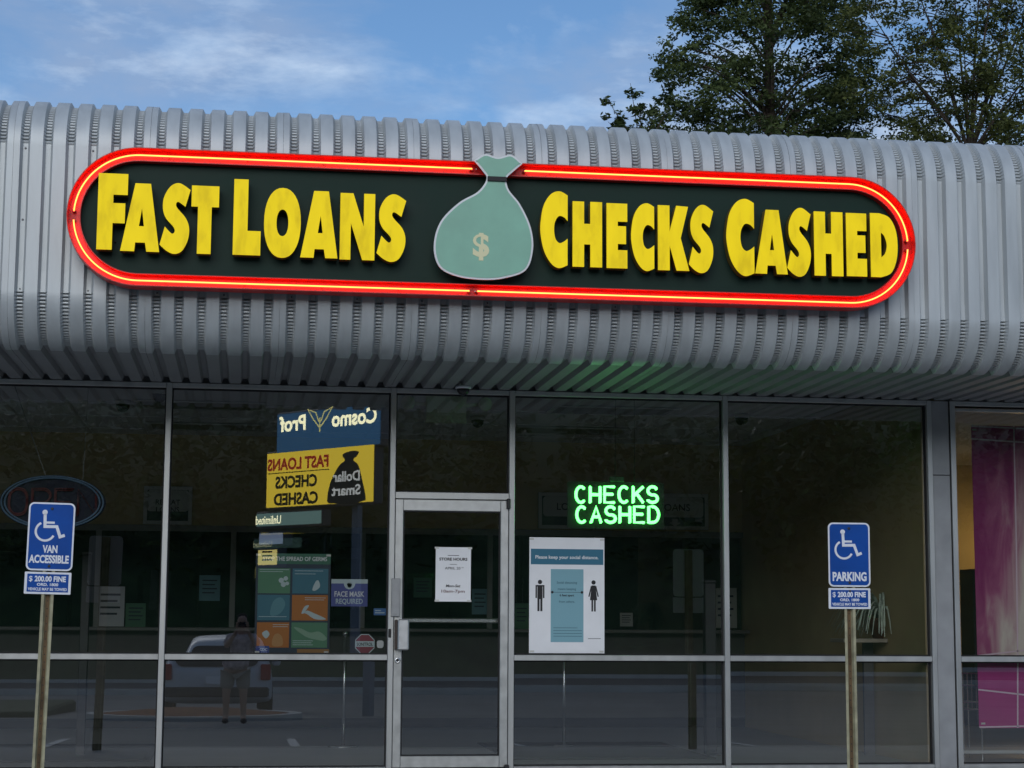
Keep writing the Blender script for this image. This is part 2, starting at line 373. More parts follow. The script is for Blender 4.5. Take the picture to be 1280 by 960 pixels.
def leaf_cloud(centres, radii, counts, size):
    P = []
    for c, r, n in zip(centres, radii, counts):
        d = rng.normal(size=(n, 3)); d /= np.linalg.norm(d, axis=1)[:, None]
        q = d * (rng.random(n) ** 0.45)[:, None] * np.array(r)
        tl = rng.normal(0, 0.35); az = rng.uniform(0, 2 * PI); q[:, 2] += tl * (q[:, 0] * math.cos(az) + q[:, 1] * math.sin(az))
        P.append(np.array(c) + q)
    P = np.concatenate(P); n = len(P)
    a = rng.normal(size=(n, 3)); a /= np.linalg.norm(a, axis=1)[:, None]; a[:, 2] = a[:, 2] * 0.6 - 0.2
    b = np.cross(a, rng.normal(size=(n, 3))); b /= np.linalg.norm(b, axis=1)[:, None]
    s = size * (0.45 + 1.1 * rng.random(n) ** 1.5)[:, None]
    V = np.stack([P - a * s, P + b * s * 0.42, P + a * s, P - b * s * 0.42], 1).reshape(-1, 3)
    return V, np.arange(4 * n).reshape(-1, 4)
# far woodland
cs = []; rs = []; ns = []
for i in range(150):
    x = rng.uniform(-75, 100); y = rng.uniform(-69, -52); hgt = rng.uniform(9, 15)
    for k in range(5):
        cs.append((x + rng.normal() * 1.6, y + rng.normal() * 1.4, hgt * (0.3 + 0.16 * k))); rs.append((2.6 - 0.25 * k, 2.4, 1.9)); ns.append(200)
V, F = leaf_cloud(cs, rs, ns, 0.24)
o = obj('woodland', np_mesh('woodland', V, F, LEAF1))
tag(o, 'dark leafy woodland on the bank, mirrored dimly in the shop glass', 'woodland', kind='stuff')

def tree(name, label, base, limbs, clusters, leafm, size, loc_r=0.3, per=240):
    # limbs: list of polylines with radii, clusters: list of (centre, radius vector, count)
    root = empty(name, base, label=label, cat='tree', group='trees behind the shop roof')
    B = Vector(base); mb = MB()
    for pts, r0, r1 in limbs:
        P = [Vector(p) - B for p in smooth_open([tuple(p) for p in pts], 5)]
        mb.tube(P, [r0 + (r1 - r0) * (i / (len(P) - 1)) for i in range(len(P))], 8)
    mb.build('trunk', BARK, root, True)
    V, F = leaf_cloud([c[0] for c in clusters], [c[1] for c in clusters], [c[2] for c in clusters], size)
    me = np_mesh('crown', V - np.array(base), F, leafm); obj('crown', me, root)
    return root

# dense tree: upright, many small leafy sprays on branch tips
def pxp(x, y, Y): return on_y(x, y, Y)
Yd = 22.0; tb = pxp(965, 700, Yd); tb.z = -0.2
clusters = []; limbs = [([tb, tb + Vector((0.1, 0, 3)), pxp(962, 100, Yd), pxp(955, -230, Yd)], 0.22, 0.05)]
def left_edge(y):   # crown outline, photo pixels
    return np.interp(y, [-420, -250, -60, 0, 50, 75, 110, 140, 185, 330, 480], [945, 905, 880, 874, 850, 838, 838, 836, 832, 850, 930])
def right_edge(y):
    return np.interp(y, [-420, -250, -60, 0, 60, 120, 185, 330, 480], [965, 1010, 1045, 1072, 1078, 1075, 1068, 1055, 980])
for i in range(800):
    y = rng.uniform(-400, 440); l, r_ = left_edge(y), right_edge(y); u = rng.random()
    x = l + (r_ - l) * u; yy = Yd + rng.uniform(-1.7, 1.7) * (1 - abs(u - 0.5) * 1.2)
    c = pxp(x, y, yy); rad = rng.uniform(0.22, 0.50)
    clusters.append((tuple(c), (rad * 1.35, rad, rad * 0.42), int(190 * (rad / 0.35) ** 2)))
    if i % 5 == 0:
        limbs.append(([pxp(962, y + 70, Yd), (c + pxp(962, y + 40, Yd)) / 2, c], 0.035, 0.008))
for i in range(170):                                  # ragged twigs that break the outline
    y = rng.uniform(-300, 180); x = (left_edge(y) - rng.uniform(-4, 22)) if rng.random() < 0.6 else (right_edge(y) + rng.uniform(-4, 18))
    c = pxp(x, y, Yd + rng.uniform(-0.8, 0.8)); clusters.append((tuple(c), (0.16, 0.14, 0.10), 34))
tree('broadleaf_tree', 'dense dark green tree rising just behind the roof, right of the sign centre', tb, limbs, clusters, LEAF1, 0.052)

# open tree with visible limbs on the right
Yo = 19.0; tb = pxp(1215, 700, Yo); tb.z = -0.2
fork = pxp(1212, 196, Yo)
limbs = [([tb, tb + Vector((0.05, 0, 3)), fork], 0.12, 0.06)]
tips = [(1112, 60), (1140, 95), (1160, 20), (1185, -80), (1230, -110), (1290, -60), (1330, 40), (1300, 110), (1100, 140), (1255, 60), (1205, 60), (1340, -120), (1085, 10), (1130, -60), (1380, 60), (1360, 150), (1260, -190)]
clusters = []
for k, (x, y) in enumerate(tips):
    dy = rng.uniform(-1.6, 1.6); e = pxp(x, y, Yo + dy); mid = fork.lerp(e, 0.55) + Vector((0, 0, rng.uniform(-0.12, 0.25)))
    limbs.append(([fork, fork.lerp(e, 0.25) + Vector((0, 0, 0.08)), mid, e], 0.036, 0.008))
    for q in range(11):
        a = fork.lerp(e, rng.uniform(0.45, 1.08)); bdir = Vector(rng.normal(size=3)) * 0.55; tip = a + Vector((bdir.x, bdir.y, bdir.z * 0.6))
        limbs.append(([a, (a + tip) / 2 + Vector((0, 0, 0.05)), tip], 0.014, 0.004))
        clusters.append((tuple(tip), (0.30, 0.28, 0.16), int(rng.uniform(80, 200))))
for i in range(190):
    x = rng.uniform(1215, 1420); y = rng.uniform(-250, 185); clusters.append((tuple(pxp(x, y, Yo + rng.uniform(-1.5, 1.5))), (0.33, 0.3, 0.22), 120))
for i in range(200):
    x = rng.uniform(1050, 1250); y = rng.uniform(-200, 185); clusters.append((tuple(pxp(x, y, Yo + rng.uniform(-1.5, 1.5))), (0.34, 0.3, 0.12), 90))
tree('open_tree', 'airy tree with bare forking limbs above the right end of the roof', tb, limbs, clusters, LEAF2, 0.046)

# small sprig-topped tree left of the dense one
Ys = 20.0; tb = pxp(800, 700, Ys); tb.z = -0.2
limbs = [([tb, tb + Vector((0, 0, 3)), pxp(802, 190, Ys)], 0.09, 0.03)]; clusters = []
for (x, y) in [(788, 104), (757, 120), (770, 140), (800, 128), (820, 132), (778, 150), (812, 150), (832, 140), (760, 152), (795, 158), (842, 158), (845, 120)]:
    e = pxp(x, y, Ys + rng.uniform(-0.3, 0.3)); s0 = pxp(802, 195, Ys); limbs.append(([s0, s0.lerp(e, 0.5), e], 0.014, 0.004))
    for q in range(5):
        a = s0.lerp(e, rng.uniform(0.5, 1.0)); clusters.append((tuple(a + Vector(rng.normal(size=3)) * 0.06), (0.12, 0.12, 0.09), 26))
tree('young_tree', 'small thin tree with sparse sprigs poking above the roof edge', tb, limbs, clusters, LEAF1, 0.06)

# ------------------------------------------------------------------ the building
bld = empty('shop_building', (0, 0, 0), label='single storey shop unit with grey ribbed metal fascia and dark glass front', cat='building')
PITCH = 0.1586; ZS = 3.11; YC = -1.64; RB = 0.37; RT = 0.42; ZB = 4.535; XV = -1.618   # XV: centre of one valley
VH, SL, VD = 0.017, 0.018, 0.040      # valley half width, slope width, depth
NR = 6
def rib_rows(n=NR):                   # (x, depth factor) across one panel of n ribs, starting mid-crown
    rows = []
    for i in range(n):
        c = (i + 0.5) * PITCH
        rows += [(c - PITCH / 2 + (0.0008 if i == 0 else 0.006), 0), (c - VH - SL, 0), (c - VH, 1), (c + VH, 1), (c + VH + SL, 0)]
    rows.append((n * PITCH - 0.0008, 0)); return rows
prof = []                             # (y, z, ny, nz, crimp phase or None)
NC = 20
for k in range(NC * 4 + 1):
    q = (PI / 2) * k / (NC * 4); prof.append((YC - RB * math.sin(q), ZS + RB * (1 - math.cos(q)), -math.sin(q), -math.cos(q), k))
for z in np.linspace(ZS + RB, ZB, 8)[1:-1]: prof.append((YC - RB, z, -1, 0, None))
NT = 22
for k in range(NT * 4 + 1):
    q = (PI / 2) * k / (NT * 4); prof.append((YC - RB + RT - RT * math.cos(q), ZB + RT * math.sin(q), -math.cos(q), math.sin(q), k))
prof.append((YC - RB + RT + 0.6, ZB + RT, 0, 1, None))
rows = rib_rows(); V = []; F = []
CR_OFF = [0.002, 0.003, 0.002, -0.0075]
for (y, z, a, b, ph) in prof:
    for (x, d) in rows:
        off = -VD * d
        if d and ph is not None and ph > 3: off += CR_OFF[ph % 4] * 2.4
        V.append((x, y + a * off, z + b * off))
nr = len(rows)
for j in range(len(prof) - 1):
    for i in range(nr - 1): a = j * nr + i; F.append((a, a + 1, a + nr + 1, a + nr))
fme = np_mesh('fascia_panel', np.array(V), np.array(F), FASCIA)
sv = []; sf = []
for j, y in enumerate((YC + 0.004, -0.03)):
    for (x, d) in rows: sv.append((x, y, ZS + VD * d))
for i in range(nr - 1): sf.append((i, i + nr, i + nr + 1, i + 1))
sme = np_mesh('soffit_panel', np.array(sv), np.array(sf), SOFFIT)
PW = NR * PITCH; X0 = XV - PITCH / 2 - 7 * PW
for i in range(20):
    obj('fascia_panel', fme, bld, (X0 + i * PW, -0.0015 * (i % 2), 0.0008 * (i % 2)))
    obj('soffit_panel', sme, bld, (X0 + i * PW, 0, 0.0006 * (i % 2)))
scr = MB().lathe([(0.0075, 0.0), (0.0075, -0.004), (0.004, -0.007)], (0, 0, 0), 8, 'Y').mesh('screw', mat('screw_head', (0.16, 0.16, 0.17), 0.5, 0.5))
for i in range(26, 76):                # fixing screws in the valley floors
    if i % 3: continue
    xv = X0 + (i + 0.5) * PITCH
    for z in (ZS + RB + 0.02, 4.0 + 0.01 * (i % 2), ZB - 0.015): obj('screw', scr, bld, (xv + 0.002 * (i % 5 - 2), YC - RB + VD - 0.001, z))
XA, XB = X0, X0 + 20 * PW
box('roof', (XA, YC + 0.3, ZB + RT - 0.14), (XB, 12.0, ZB + RT - 0.06), mat('roof_felt', (0.08, 0.08, 0.085), 0.9), bld)
box('soffit_closer', (XA, -0.03, ZS + 0.045), (XB, 0.0, ZS + 0.5), GASKET, bld)
box('upper_wall', (XA, 0.0, ZS + 0.25), (XB, 0.12, ZB + 0.25), CONC, bld)

# storefront frame: (X of mullion left edge, width)
FY0, FY1 = -0.045, 0.065              # frame depth
HEAD0, HEAD1 = 3.066, 3.106; MID0, MID1 = 0.872, 0.918; SILL0, SILL1 = -0.03, 0.018
mulls = [(-4.275, 0.045), (-2.472, 0.045), (-0.663, 0.045), (1.168, 0.045), (2.160, 0.047), (3.987, 0.045), (5.797, 0.043),
         (6.006, 0.046), (7.86, 0.045), (9.68, 0.045), (11.5, 0.045)]
for i, (x, wd) in enumerate(mulls):
    z1 = HEAD1
    MB().bbox((x, FY0, SILL0), (x + wd, FY1, z1), 0.003).build('mullion', ALU, bld)
bays = [(mulls[i][0] + mulls[i][1], mulls[i + 1][0]) for i in range(len(mulls) - 1)]
bays = [b for b in bays if b[1] - b[0] > 0.5]
def rail(a, b, z0, z1, name, back=0.004):
    return MB().bbox((a + 0.001, FY0 + back, z0), (b - 0.001, FY1 - 0.002, z1), 0.003).build(name, ALU, bld)
PANES = []
def pane(x0, x1, z0, z1, Y=0.022, bow=(0.0, 0.0), tilt=(0.0, 0.0), parent=None, name='window_pane', m=GLASS):
    n = 12; V = []; F = []; cx, cz = (x0 + x1) / 2, (z0 + z1) / 2; hx, hz = (x1 - x0) / 2, (z1 - z0) / 2
    for j in range(n + 1):
        for i in range(n + 1):
            u, v = -1 + 2 * i / n, -1 + 2 * j / n
            V.append((cx + hx * u, Y + bow[0] * (1 - u * u) + bow[1] * (1 - v * v) + tilt[0] * hx * u + tilt[1] * hz * v, cz + hz * v))
    for j in range(n):
        for i in range(n): a = j * (n + 1) + i; F.append((a, a + 1, a + n + 2, a + n + 1))
    o = MB().add(V, F).build(name, m, parent or bld, True)
    g = MB(); t = 0.011; y0, y1 = Y - 0.016, Y + 0.016
    g.box((x0, y0, z0), (x0 + t, y1, z1)); g.box((x1 - t, y0, z0), (x1, y1, z1)); g.box((x0 + t, y0, z0), (x1 - t, y1, z0 + t)); g.box((x0 + t, y0, z1 - t), (x1 - t, y1, z1))
    if parent is None: g.build('gasket', GASKET, o)
    else: g.build('pane_gasket', GASKET, parent)
    return o
rb = random.Random(3)
for (a, b) in bays:
    rail(a, b, HEAD0, HEAD1, 'head_rail')
    if abs(a - 1.213) < 0.01:
        rail(a, b, 2.190, 2.245, 'transom_rail'); pane(a, b, 2.245, HEAD0); continue
    rail(a, b, MID0, MID1, 'mid_rail'); rail(a, b, SILL0, SILL1, 'sill_rail')
    bw = rb.uniform(0.0006, 0.0020)
    pane(a, b, MID1, HEAD0, bow=(bw, bw)); pane(a, b, SILL1, MID0, bow=(rb.uniform(0.0022, 0.0045), rb.uniform(-0.0006, 0.0010)))
# pier between the two shops
MB().bbox((5.8415, -0.035, 2.464), (5.995, 0.07, 3.104), 0.003).build('pier_panel', PIER, bld)
MB().bbox((5.8415, -0.035, -0.03), (5.995, 0.07, 2.458), 0.003).build('pier_panel', PIER, bld)
box('pier_core', (5.85, -0.02, -0.03), (6.0, 0.06, 3.104), GASKET, bld)
rail(6.052, 7.86, 3.02, 3.045, 'head_trim', 0.02)

# door
dr = link(bpy.data.objects.new('door', None)); dr.parent = bld; dr.location = (1.2165, 0, 0)
DW, DH = 2.1565 - 1.2165, 2.184
def dbox(name, a, b, m=ALU_DOOR, c=0.004): return MB().bbox(a, b, c).build(name, m, dr)
dbox('stile', (0, -0.040, 0.012), (0.066, 0.010, DH)); dbox('stile', (DW - 0.066, -0.040, 0.012), (DW, 0.010, DH))
dbox('top_rail', (0.0665, -0.039, DH - 0.092), (DW - 0.0665, 0.009, DH)); dbox('bottom_rail', (0.0665, -0.039, 0.012), (DW - 0.0665, 0.009, 0.105))
pane(0.0665, DW - 0.0665, 0.105, DH - 0.092, Y=-0.015, bow=(0.0012, 0.0006), parent=dr, name='door_pane')
dbox('push_bar', (0.02, 0.05, 1.175), (DW - 0.05, 0.085, 1.215), STEEL, 0.008)
dbox('pull_handle', (0.028, -0.115, 0.955), (0.118, -0.0405, 1.205), mat('satin_handle', (0.62, 0.63, 0.64), 0.35, 0.8, 0.06, 20), 0.010)
dbox('handle_recess', (0.006, -0.075, 0.96), (0.027, -0.0405, 1.20), mat('handle_dark', (0.05, 0.035, 0.03), 0.5), 0.003)
dbox('cover_plate', (-0.026, -0.062, 1.225), (0.046, -0.0465, 1.535), mat('plate_grey', (0.30, 0.31, 0.32), 0.4, 0.7, 0.08, 20), 0.003)
k = MB(); k.lathe([(0.022, -0.040), (0.024, -0.050), (0.020, -0.056), (0.012, -0.056), (0.011, -0.053)], (0.033, 0, 0.872), 18, 'Y'); k.build('lock_cylinder', STEEL, dr, True)
k = MB(); k.lathe([(0.0095, -0.0565), (0.0095, -0.058)], (0.033, 0, 0.872), 12, 'Y'); k.build('keyway', BLACK, dr)
dbox('latch_strike', (-0.045, -0.051, 1.055), (-0.022, -0.046, 1.125), BLACK, 0.002)
dbox('pivot_cover', (DW - 0.020, -0.075, 2.115), (DW + 0.012, -0.041, 2.20), mat('pivot_black', (0.02, 0.02, 0.022), 0.5), 0.006)
dbox('floor_pivot', (DW - 0.028, -0.07, 0.0), (DW + 0.012, -0.041, 0.035), mat('pivot_black', (0.02, 0.02, 0.022), 0.5), 0.006)

# interior shell (children of the building)
IX0, IX1, IY, IZ = -6.0, 5.80, 5.9, 3.27
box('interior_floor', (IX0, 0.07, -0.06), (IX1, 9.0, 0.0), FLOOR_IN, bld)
box('interior_ceiling', (IX0, 0.125, IZ), (IX1, 9.0, IZ + 0.05), CEIL, bld)
box('window_bulkhead', (IX0, 0.07, 3.112), (IX1, 0.12, IZ), CEIL, bld)
box('bulkhead_wall', (IX0, IY, 2.25), (IX1, IY + 0.1, IZ), TAN, bld)
box('side_wall', (IX1 - 0.02, 0.07, 0.0), (IX1, 9.0, IZ), TAN, bld); box('side_wall', (IX0 - 0.1, 0.07, 0.0), (IX0, 9.0, IZ), TAN, bld)
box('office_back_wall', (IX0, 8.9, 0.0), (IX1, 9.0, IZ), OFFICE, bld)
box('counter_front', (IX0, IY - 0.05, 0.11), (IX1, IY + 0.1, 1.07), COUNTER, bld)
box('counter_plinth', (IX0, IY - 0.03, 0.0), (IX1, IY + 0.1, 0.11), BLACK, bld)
MB().bbox((IX0, IY - 0.28, 1.072), (IX1, IY + 0.25, 1.11), 0.006).build('counter_ledge', mat('ledge', (0.22, 0.21, 0.20), 0.4), bld)
box('window_header', (IX0, IY - 0.02, 2.18), (IX1, IY + 0.02, 2.248), mat('teller_frame', (0.20, 0.20, 0.19), 0.4, 0.5), bld)
tp = [on_y(q, 720, IY).x for q in (-60, 122, 291, 453, 612, 746, 905)]
for i, x in enumerate(tp): box('teller_post', (x - 0.03, IY - 0.03, 1.112), (x + 0.03, IY + 0.03, 2.178), MATS['teller_frame'], bld)
tp2 = [IX0] + tp + [IX1 - 0.02]
for a, b in zip(tp2[:-1], tp2[1:]):
    MB().box((a + 0.031, IY - 0.004, 1.112), (b - 0.031, IY + 0.004, 2.178)).build('teller_pane', GLASS_DARK, bld)
gm = MB(); TB = mat('ceiling_tee_bar', (0.62, 0.62, 0.62), 0.5)
for x in np.arange(IX0, IX1, 0.61): gm.box((x - 0.012, 0.13, IZ - 0.008), (x + 0.012, IY - 0.01, IZ - 0.001))
o = gm.build('ceiling_tee_bars', TB, bld); o['kind'] = 'stuff'
gm = MB()
for y in np.arange(0.4, IY, 1.22): gm.box((IX0, y - 0.012, IZ - 0.0095), (IX1 - 0.03, y + 0.012, IZ - 0.0005))
o = gm.build('ceiling_cross_bars', TB, bld); o['kind'] = 'stuff'

# neighbouring shop interior
NX0, NX1 = 6.01, 13.0; CREAM = mat('cream_wall', (0.62, 0.50, 0.28), 0.8, 0, 0.05, 2)
box('neighbour_floor', (NX0, 0.07, -0.06), (NX1, 8.0, 0.0), FLOOR_IN, bld)
box('neighbour_ceiling', (NX0, 0.125, IZ), (NX1, 8.0, IZ + 0.05), CEIL, bld)
box('neighbour_bulkhead', (NX0, 0.07, 3.112), (NX1, 0.12, IZ), CEIL, bld)
box('neighbour_side_wall', (NX0 - 0.18, 0.07, 0.0), (NX0 + 0.02, 8.0, IZ), CREAM, bld)
box('neighbour_back_wall', (NX0 + 0.02, 7.9, 0.0), (NX1, 8.0, IZ), CREAM, bld)
box('neighbour_side_wall', (NX1, 0.07, 0.0), (NX1 + 0.1, 8.0, IZ), CREAM, bld)

# ------------------------------------------------------------------ fascia sign
SY = -2.055                              # sign back plane
sg = empty('fascia_sign', (0, SY, 0), UPRIGHT, label='long oval dark green sign with yellow letters and red neon border on the ribbed fascia', cat='sign')
def stadium(inset, n=28, x0=-1.295, x1=4.912, z0=3.507, z1=4.502):
    r = (z1 - z0) / 2; cz = (z0 + z1) / 2; r2 = r - inset; o = []
    for k in range(n + 1): q = -PI / 2 + PI * k / n; o.append((x1 - r + r2 * math.cos(q), cz + r2 * math.sin(q)))
    for k in range(n + 1): q = PI / 2 + PI * k / n; o.append((x0 + r + r2 * math.cos(q), cz + r2 * math.sin(q)))
    return o
obj('field_panel', curve_mesh([stadium(0.085)], 0.05, GREENF), sg, (0, 0, 0.035))
def wall_ring(a, b, z0, z1, m, name):
    A, B = stadium(a), stadium(b); n = len(A); mb = MB()
    vs = [(*p, z0) for p in A] + [(*p, z1) for p in A] + [(*p, z0) for p in B] + [(*p, z1) for p in B]; fs = []
    for i in range(n):
        j = (i + 1) % n
        fs += [(i, j, n + j, n + i), (2 * n + j, 2 * n + i, 3 * n + i, 3 * n + j), (n + i, n + j, 3 * n + j, 3 * n + i), (j, i, 2 * n + i, 2 * n + j)]
    return mb.add(vs, fs).build(name, m, sg)
wall_ring(0.0, 0.006, 0.0, 0.150, REDP, 'channel_outer_wall'); wall_ring(0.0065, 0.0875, 0.050, 0.064, REDP, 'channel_back'); wall_ring(0.088, 0.094, 0.0605, 0.125, REDP, 'channel_inner_wall')
# mounting feet
for x in (-0.8, 0.4, 1.8, 3.2, 4.4):
    for z in (3.62, 4.38): MB().box((x - 0.03, z - 0.03, -0.03), (x + 0.03, z + 0.03, 0.012)).build('mounting_bracket', GASKET, sg)
# neon tube, centre line of the channel
cl = stadium(0.046, 40); nC = 41
def tube_piece(pts, name='neon_tube'):
    P = [(x, z, 0.105) for x, z in pts]
    MB().tube([(P[0][0], P[0][1], 0.068)] + P + [(P[-1][0], P[-1][1], 0.068)], 0.0050, 8).build(name, NEONR, sg, True)
    for e in (P[0], P[-1]): MB().lathe([(0.013, 0.064), (0.013, 0.098), (0.010, 0.100)], (e[0], e[1], 0), 10).build('tube_electrode', GLASSCAP, sg)
ztop, zbot = cl[nC - 1][1], cl[0][1]
def xs_on(x, z=4.45): return on_y(x, 212, SY - 0.105).x
gapT = (xs_on(590), xs_on(546), xs_on(590), xs_on(656)); gapB = (xs_on(588), xs_on(577), xs_on(598), xs_on(598))
right_arc = cl[:nC]; left_arc = cl[nC:]
h = nC // 2
tube_piece([(gapT[0], ztop)] + left_arc[:h] ); tube_piece(left_arc[h + 1:] + [(gapB[0], zbot)])
tube_piece([(gapB[3], zbot)] + right_arc[:h]); tube_piece(right_arc[h + 1:] + [(gapT[3], ztop)])
sup = [x for x in np.arange(-0.6, 4.4, 0.55)]
for x in sup:
    for z in (ztop, zbot): MB().lathe([(0.004, 0.064), (0.004, 0.10)], (x, z, 0), 8).build('tube_support', REFLW, sg)

# yellow channel letters
S_ = [(.63, 0), (1, .09), (.84, .33), (.60, .265), (.52, .30), (.58, .36), (.86, .49), (.985, .63), (.95, .80), (.76, .955), (.50, 1), (.24, .96), (0, .875), (.16, .62), (.40, .715), (.50, .68), (.44, .615), (.19, .50), (.08, .37), (.11, .2), (.33, .045)]
C_ = [(.70, 0), (1, .05), (1, .385), (.86, .335), (.68, .325), (.545, .40), (.51, .51), (.56, .62), (.70, .675), (.86, .655), (1, .615), (1, .96), (.68, 1), (.40, .94), (.15, .785), (.02, .57), (.02, .40), (.13, .19), (.38, .045)]
def ell(cx, cyy, hx, hy, n=36, p=2.2): return [(cx + hx * math.copysign(abs(math.cos(q)) ** (2 / p), math.cos(q)), cyy + hy * math.copysign(abs(math.sin(q)) ** (2 / p), math.sin(q))) for q in [2 * PI * k / n for k in range(n)]]
D_o = [(0, 0), (.34, 0), (.70, .06), (.93, .24), (1, .5), (.94, .74), (.74, .93), (.38, 1), (0, 1)]
D_h = [(.39, .30), (.52, .36), (.60, .50), (.53, .63), (.39, .69)]
G = {'F': [[(0, 0), (1, 0), (1, .277), (.52, .277), (.52, .388), (.93, .388), (.93, .65), (.52, .65), (.52, 1), (0, 1)]],
     'A': [[(.34, 0), (.74, 0), (1, 1), (.67, 1), (.63, .87), (.38, .87), (.36, 1), (0, 1)], [(.53, .37), (.59, .63), (.46, .63)]],
     'S': [smooth_closed(S_, (1, 2, 12, 13))], 'C': [smooth_closed(C_, (1, 2, 10, 11))],
     'T': [[(0, 0), (1, 0), (1, .31), (.74, .31), (.74, 1), (.24, 1), (.24, .31), (0, .31)]],
     'L': [[(0, 0), (.52, 0), (.52, .68), (1, .68), (1, 1), (0, 1)]],
     'O': [ell(.5, .5, .5, .5), ell(.5, .5, .16, .19)],
     'N': [[(0, 0), (.37, 0), (.68, .50), (.68, 0), (1, 0), (1, 1), (.65, 1), (.31, .45), (.31, 1), (0, 1)]],
     'H': [[(0, 0), (.39, 0), (.39, .34), (.6, .34), (.6, 0), (1, 0), (1, 1), (.6, 1), (.6, .655), (.39, .655), (.39, 1), (0, 1)]],
     'E': [[(0, 0), (1, 0), (1, .28), (.54, .28), (.54, .35), (.94, .35), (.94, .625), (.54, .625), (.54, .72), (1, .72), (1, 1), (0, 1)]],
     'K': [[(0, 0), (.375, 0), (.375, .40), (.59, 0), (.97, .01), (.73, .5), (1, 1), (.59, 1), (.375, .62), (.375, 1), (0, 1)]],
     'D': [smooth_closed(D_o, (0, 1, 7, 8)), smooth_closed(D_h, (0, 4))]}
LB = [('F', 121.9, 159, 217, 312.3), ('A', 151.4, 200.2, 229.4, 314.4), ('S', 200.4, 237.3, 229, 317.5), ('T', 238.8, 273.3, 232.5, 317.5),
      ('L', 291.8, 326.3, 224.5, 319), ('O', 330, 376, 235, 322.5), ('A', 376, 422.5, 239, 322.5), ('N', 425, 468.5, 242, 325), ('S', 471, 507.3, 243, 327.5),
      ('C', 675, 709.4, 239, 335), ('H', 715.6, 752.5, 252.3, 333.9), ('E', 758.1, 784, 254.4, 335.4), ('C', 788.5, 817.6, 254, 338.8), ('K', 822.2, 861.3, 257.2, 338.2), ('S', 860.7, 891.6, 256.2, 341.5),
      ('C', 907.5, 942.5, 248.5, 345), ('A', 943.5, 984, 262.5, 342.5), ('S', 983.5, 1013.5, 260, 346), ('H', 1017.5, 1053.5, 265, 345), ('E', 1057.7, 1083.1, 266.7, 345.5), ('D', 1087.9, 1121.8, 267, 346.7)]
LZ0, LZ1 = 0.085, 0.165               # back and front of the letters, from the sign's back plane
for ch, xa, xb, yt, yb in LB:
    ym = (yt + yb) / 2; a = on_y(xa, ym, SY - LZ1); b = on_y(xb, ym, SY - LZ1); t = on_y((xa + xb) / 2, yt, SY - LZ1).z; bt = on_y((xa + xb) / 2, yb, SY - LZ1).z
    cs_ = [[(u * (b.x - a.x), (1 - v) * (t - bt)) for u, v in c] for c in G[ch]]
    lt = obj('letter', curve_mesh(cs_, LZ1 - LZ0, RETURN), sg, (a.x, bt, (LZ0 + LZ1) / 2))
    obj('letter_face', curve_mesh(cs_, 0.004, YELLOW, 0.0), lt, (0, 0, (LZ1 - LZ0) / 2 + 0.0025))
    for q in (0.25, 0.75):
        MB().lathe([(0.006, -0.03), (0.006, 0.0)], (q * (b.x - a.x) * 0.6 + 0.03, 0.08, -(LZ1 - LZ0) / 2), 8).build('standoff', GASKET, lt)
# plain pale green panel in the middle of the sign
def pw(x, y, Y=-2.235): p = on_y(x, y, Y); return (p.x, p.z)
pear = smooth_closed([pw(x, y) for x, y in [(592, 201), (606, 193), (622, 197), (639, 194), (653, 205), (640, 216), (633, 224), (636, 238), (650, 256), (663, 284), (666, 312), (657, 338), (630, 348), (604, 350), (572, 346), (549, 334), (542, 308), (550, 278), (573, 254), (597, 240), (608, 224), (603, 214)]], (0, 4), 6)
cxp = sum(p[0] for p in pear) / len(pear); czp = sum(p[1] for p in pear) / len(pear)
def shrink(k):                          # inset the outline by a constant border
    n_ = len(pear); o_ = []
    for i_ in range(n_):
        a_, b_ = pear[i_ - 1], pear[(i_ + 1) % n_]; d_ = Vector((b_[0] - a_[0], b_[1] - a_[1])).normalized(); nrm = Vector((-d_.y, d_.x))
        o_.append((pear[i_][0] + nrm.x * k, pear[i_][1] + nrm.y * k))
    return o_
area_ = sum(pear[i][0] * pear[(i + 1) % len(pear)][1] - pear[(i + 1) % len(pear)][0] * pear[i][1] for i in range(len(pear)))
emb = obj('emblem_panel', curve_mesh([pear], 0.012, WHITE), sg, (0, 0, 0.185))
obj('emblem_field', curve_mesh([shrink(0.014 if area_ > 0 else -0.014)], 0.003, mat('pale_green_enamel', (0.24, 0.50, 0.37), 0.4, 0, 0.10, 4)), emb, (0, 0, 0.0078))
p_ = pw(601, 305); text(emb, '$', p_[0], p_[1] - 0.09, 0.17, mat('gold_print', (0.78, 0.74, 0.45), 0.4), 0.0115, bold=0.03, name='dollar_mark')
a_ = pw(609, 221); b_ = pw(633, 228); MB().bbox((a_[0], b_[1], 0.010), (b_[0], a_[1], 0.022), 0.003).build('tie_band', BLACK, emb)
for x, z in ((cxp - 0.1, czp), (cxp + 0.12, czp), (cxp, czp + 0.3), (cxp, czp - 0.18)): MB().box((x - 0.015, z - 0.015, -0.125), (x + 0.015, z + 0.015, -0.0065)).build('standoff', GASKET, emb)

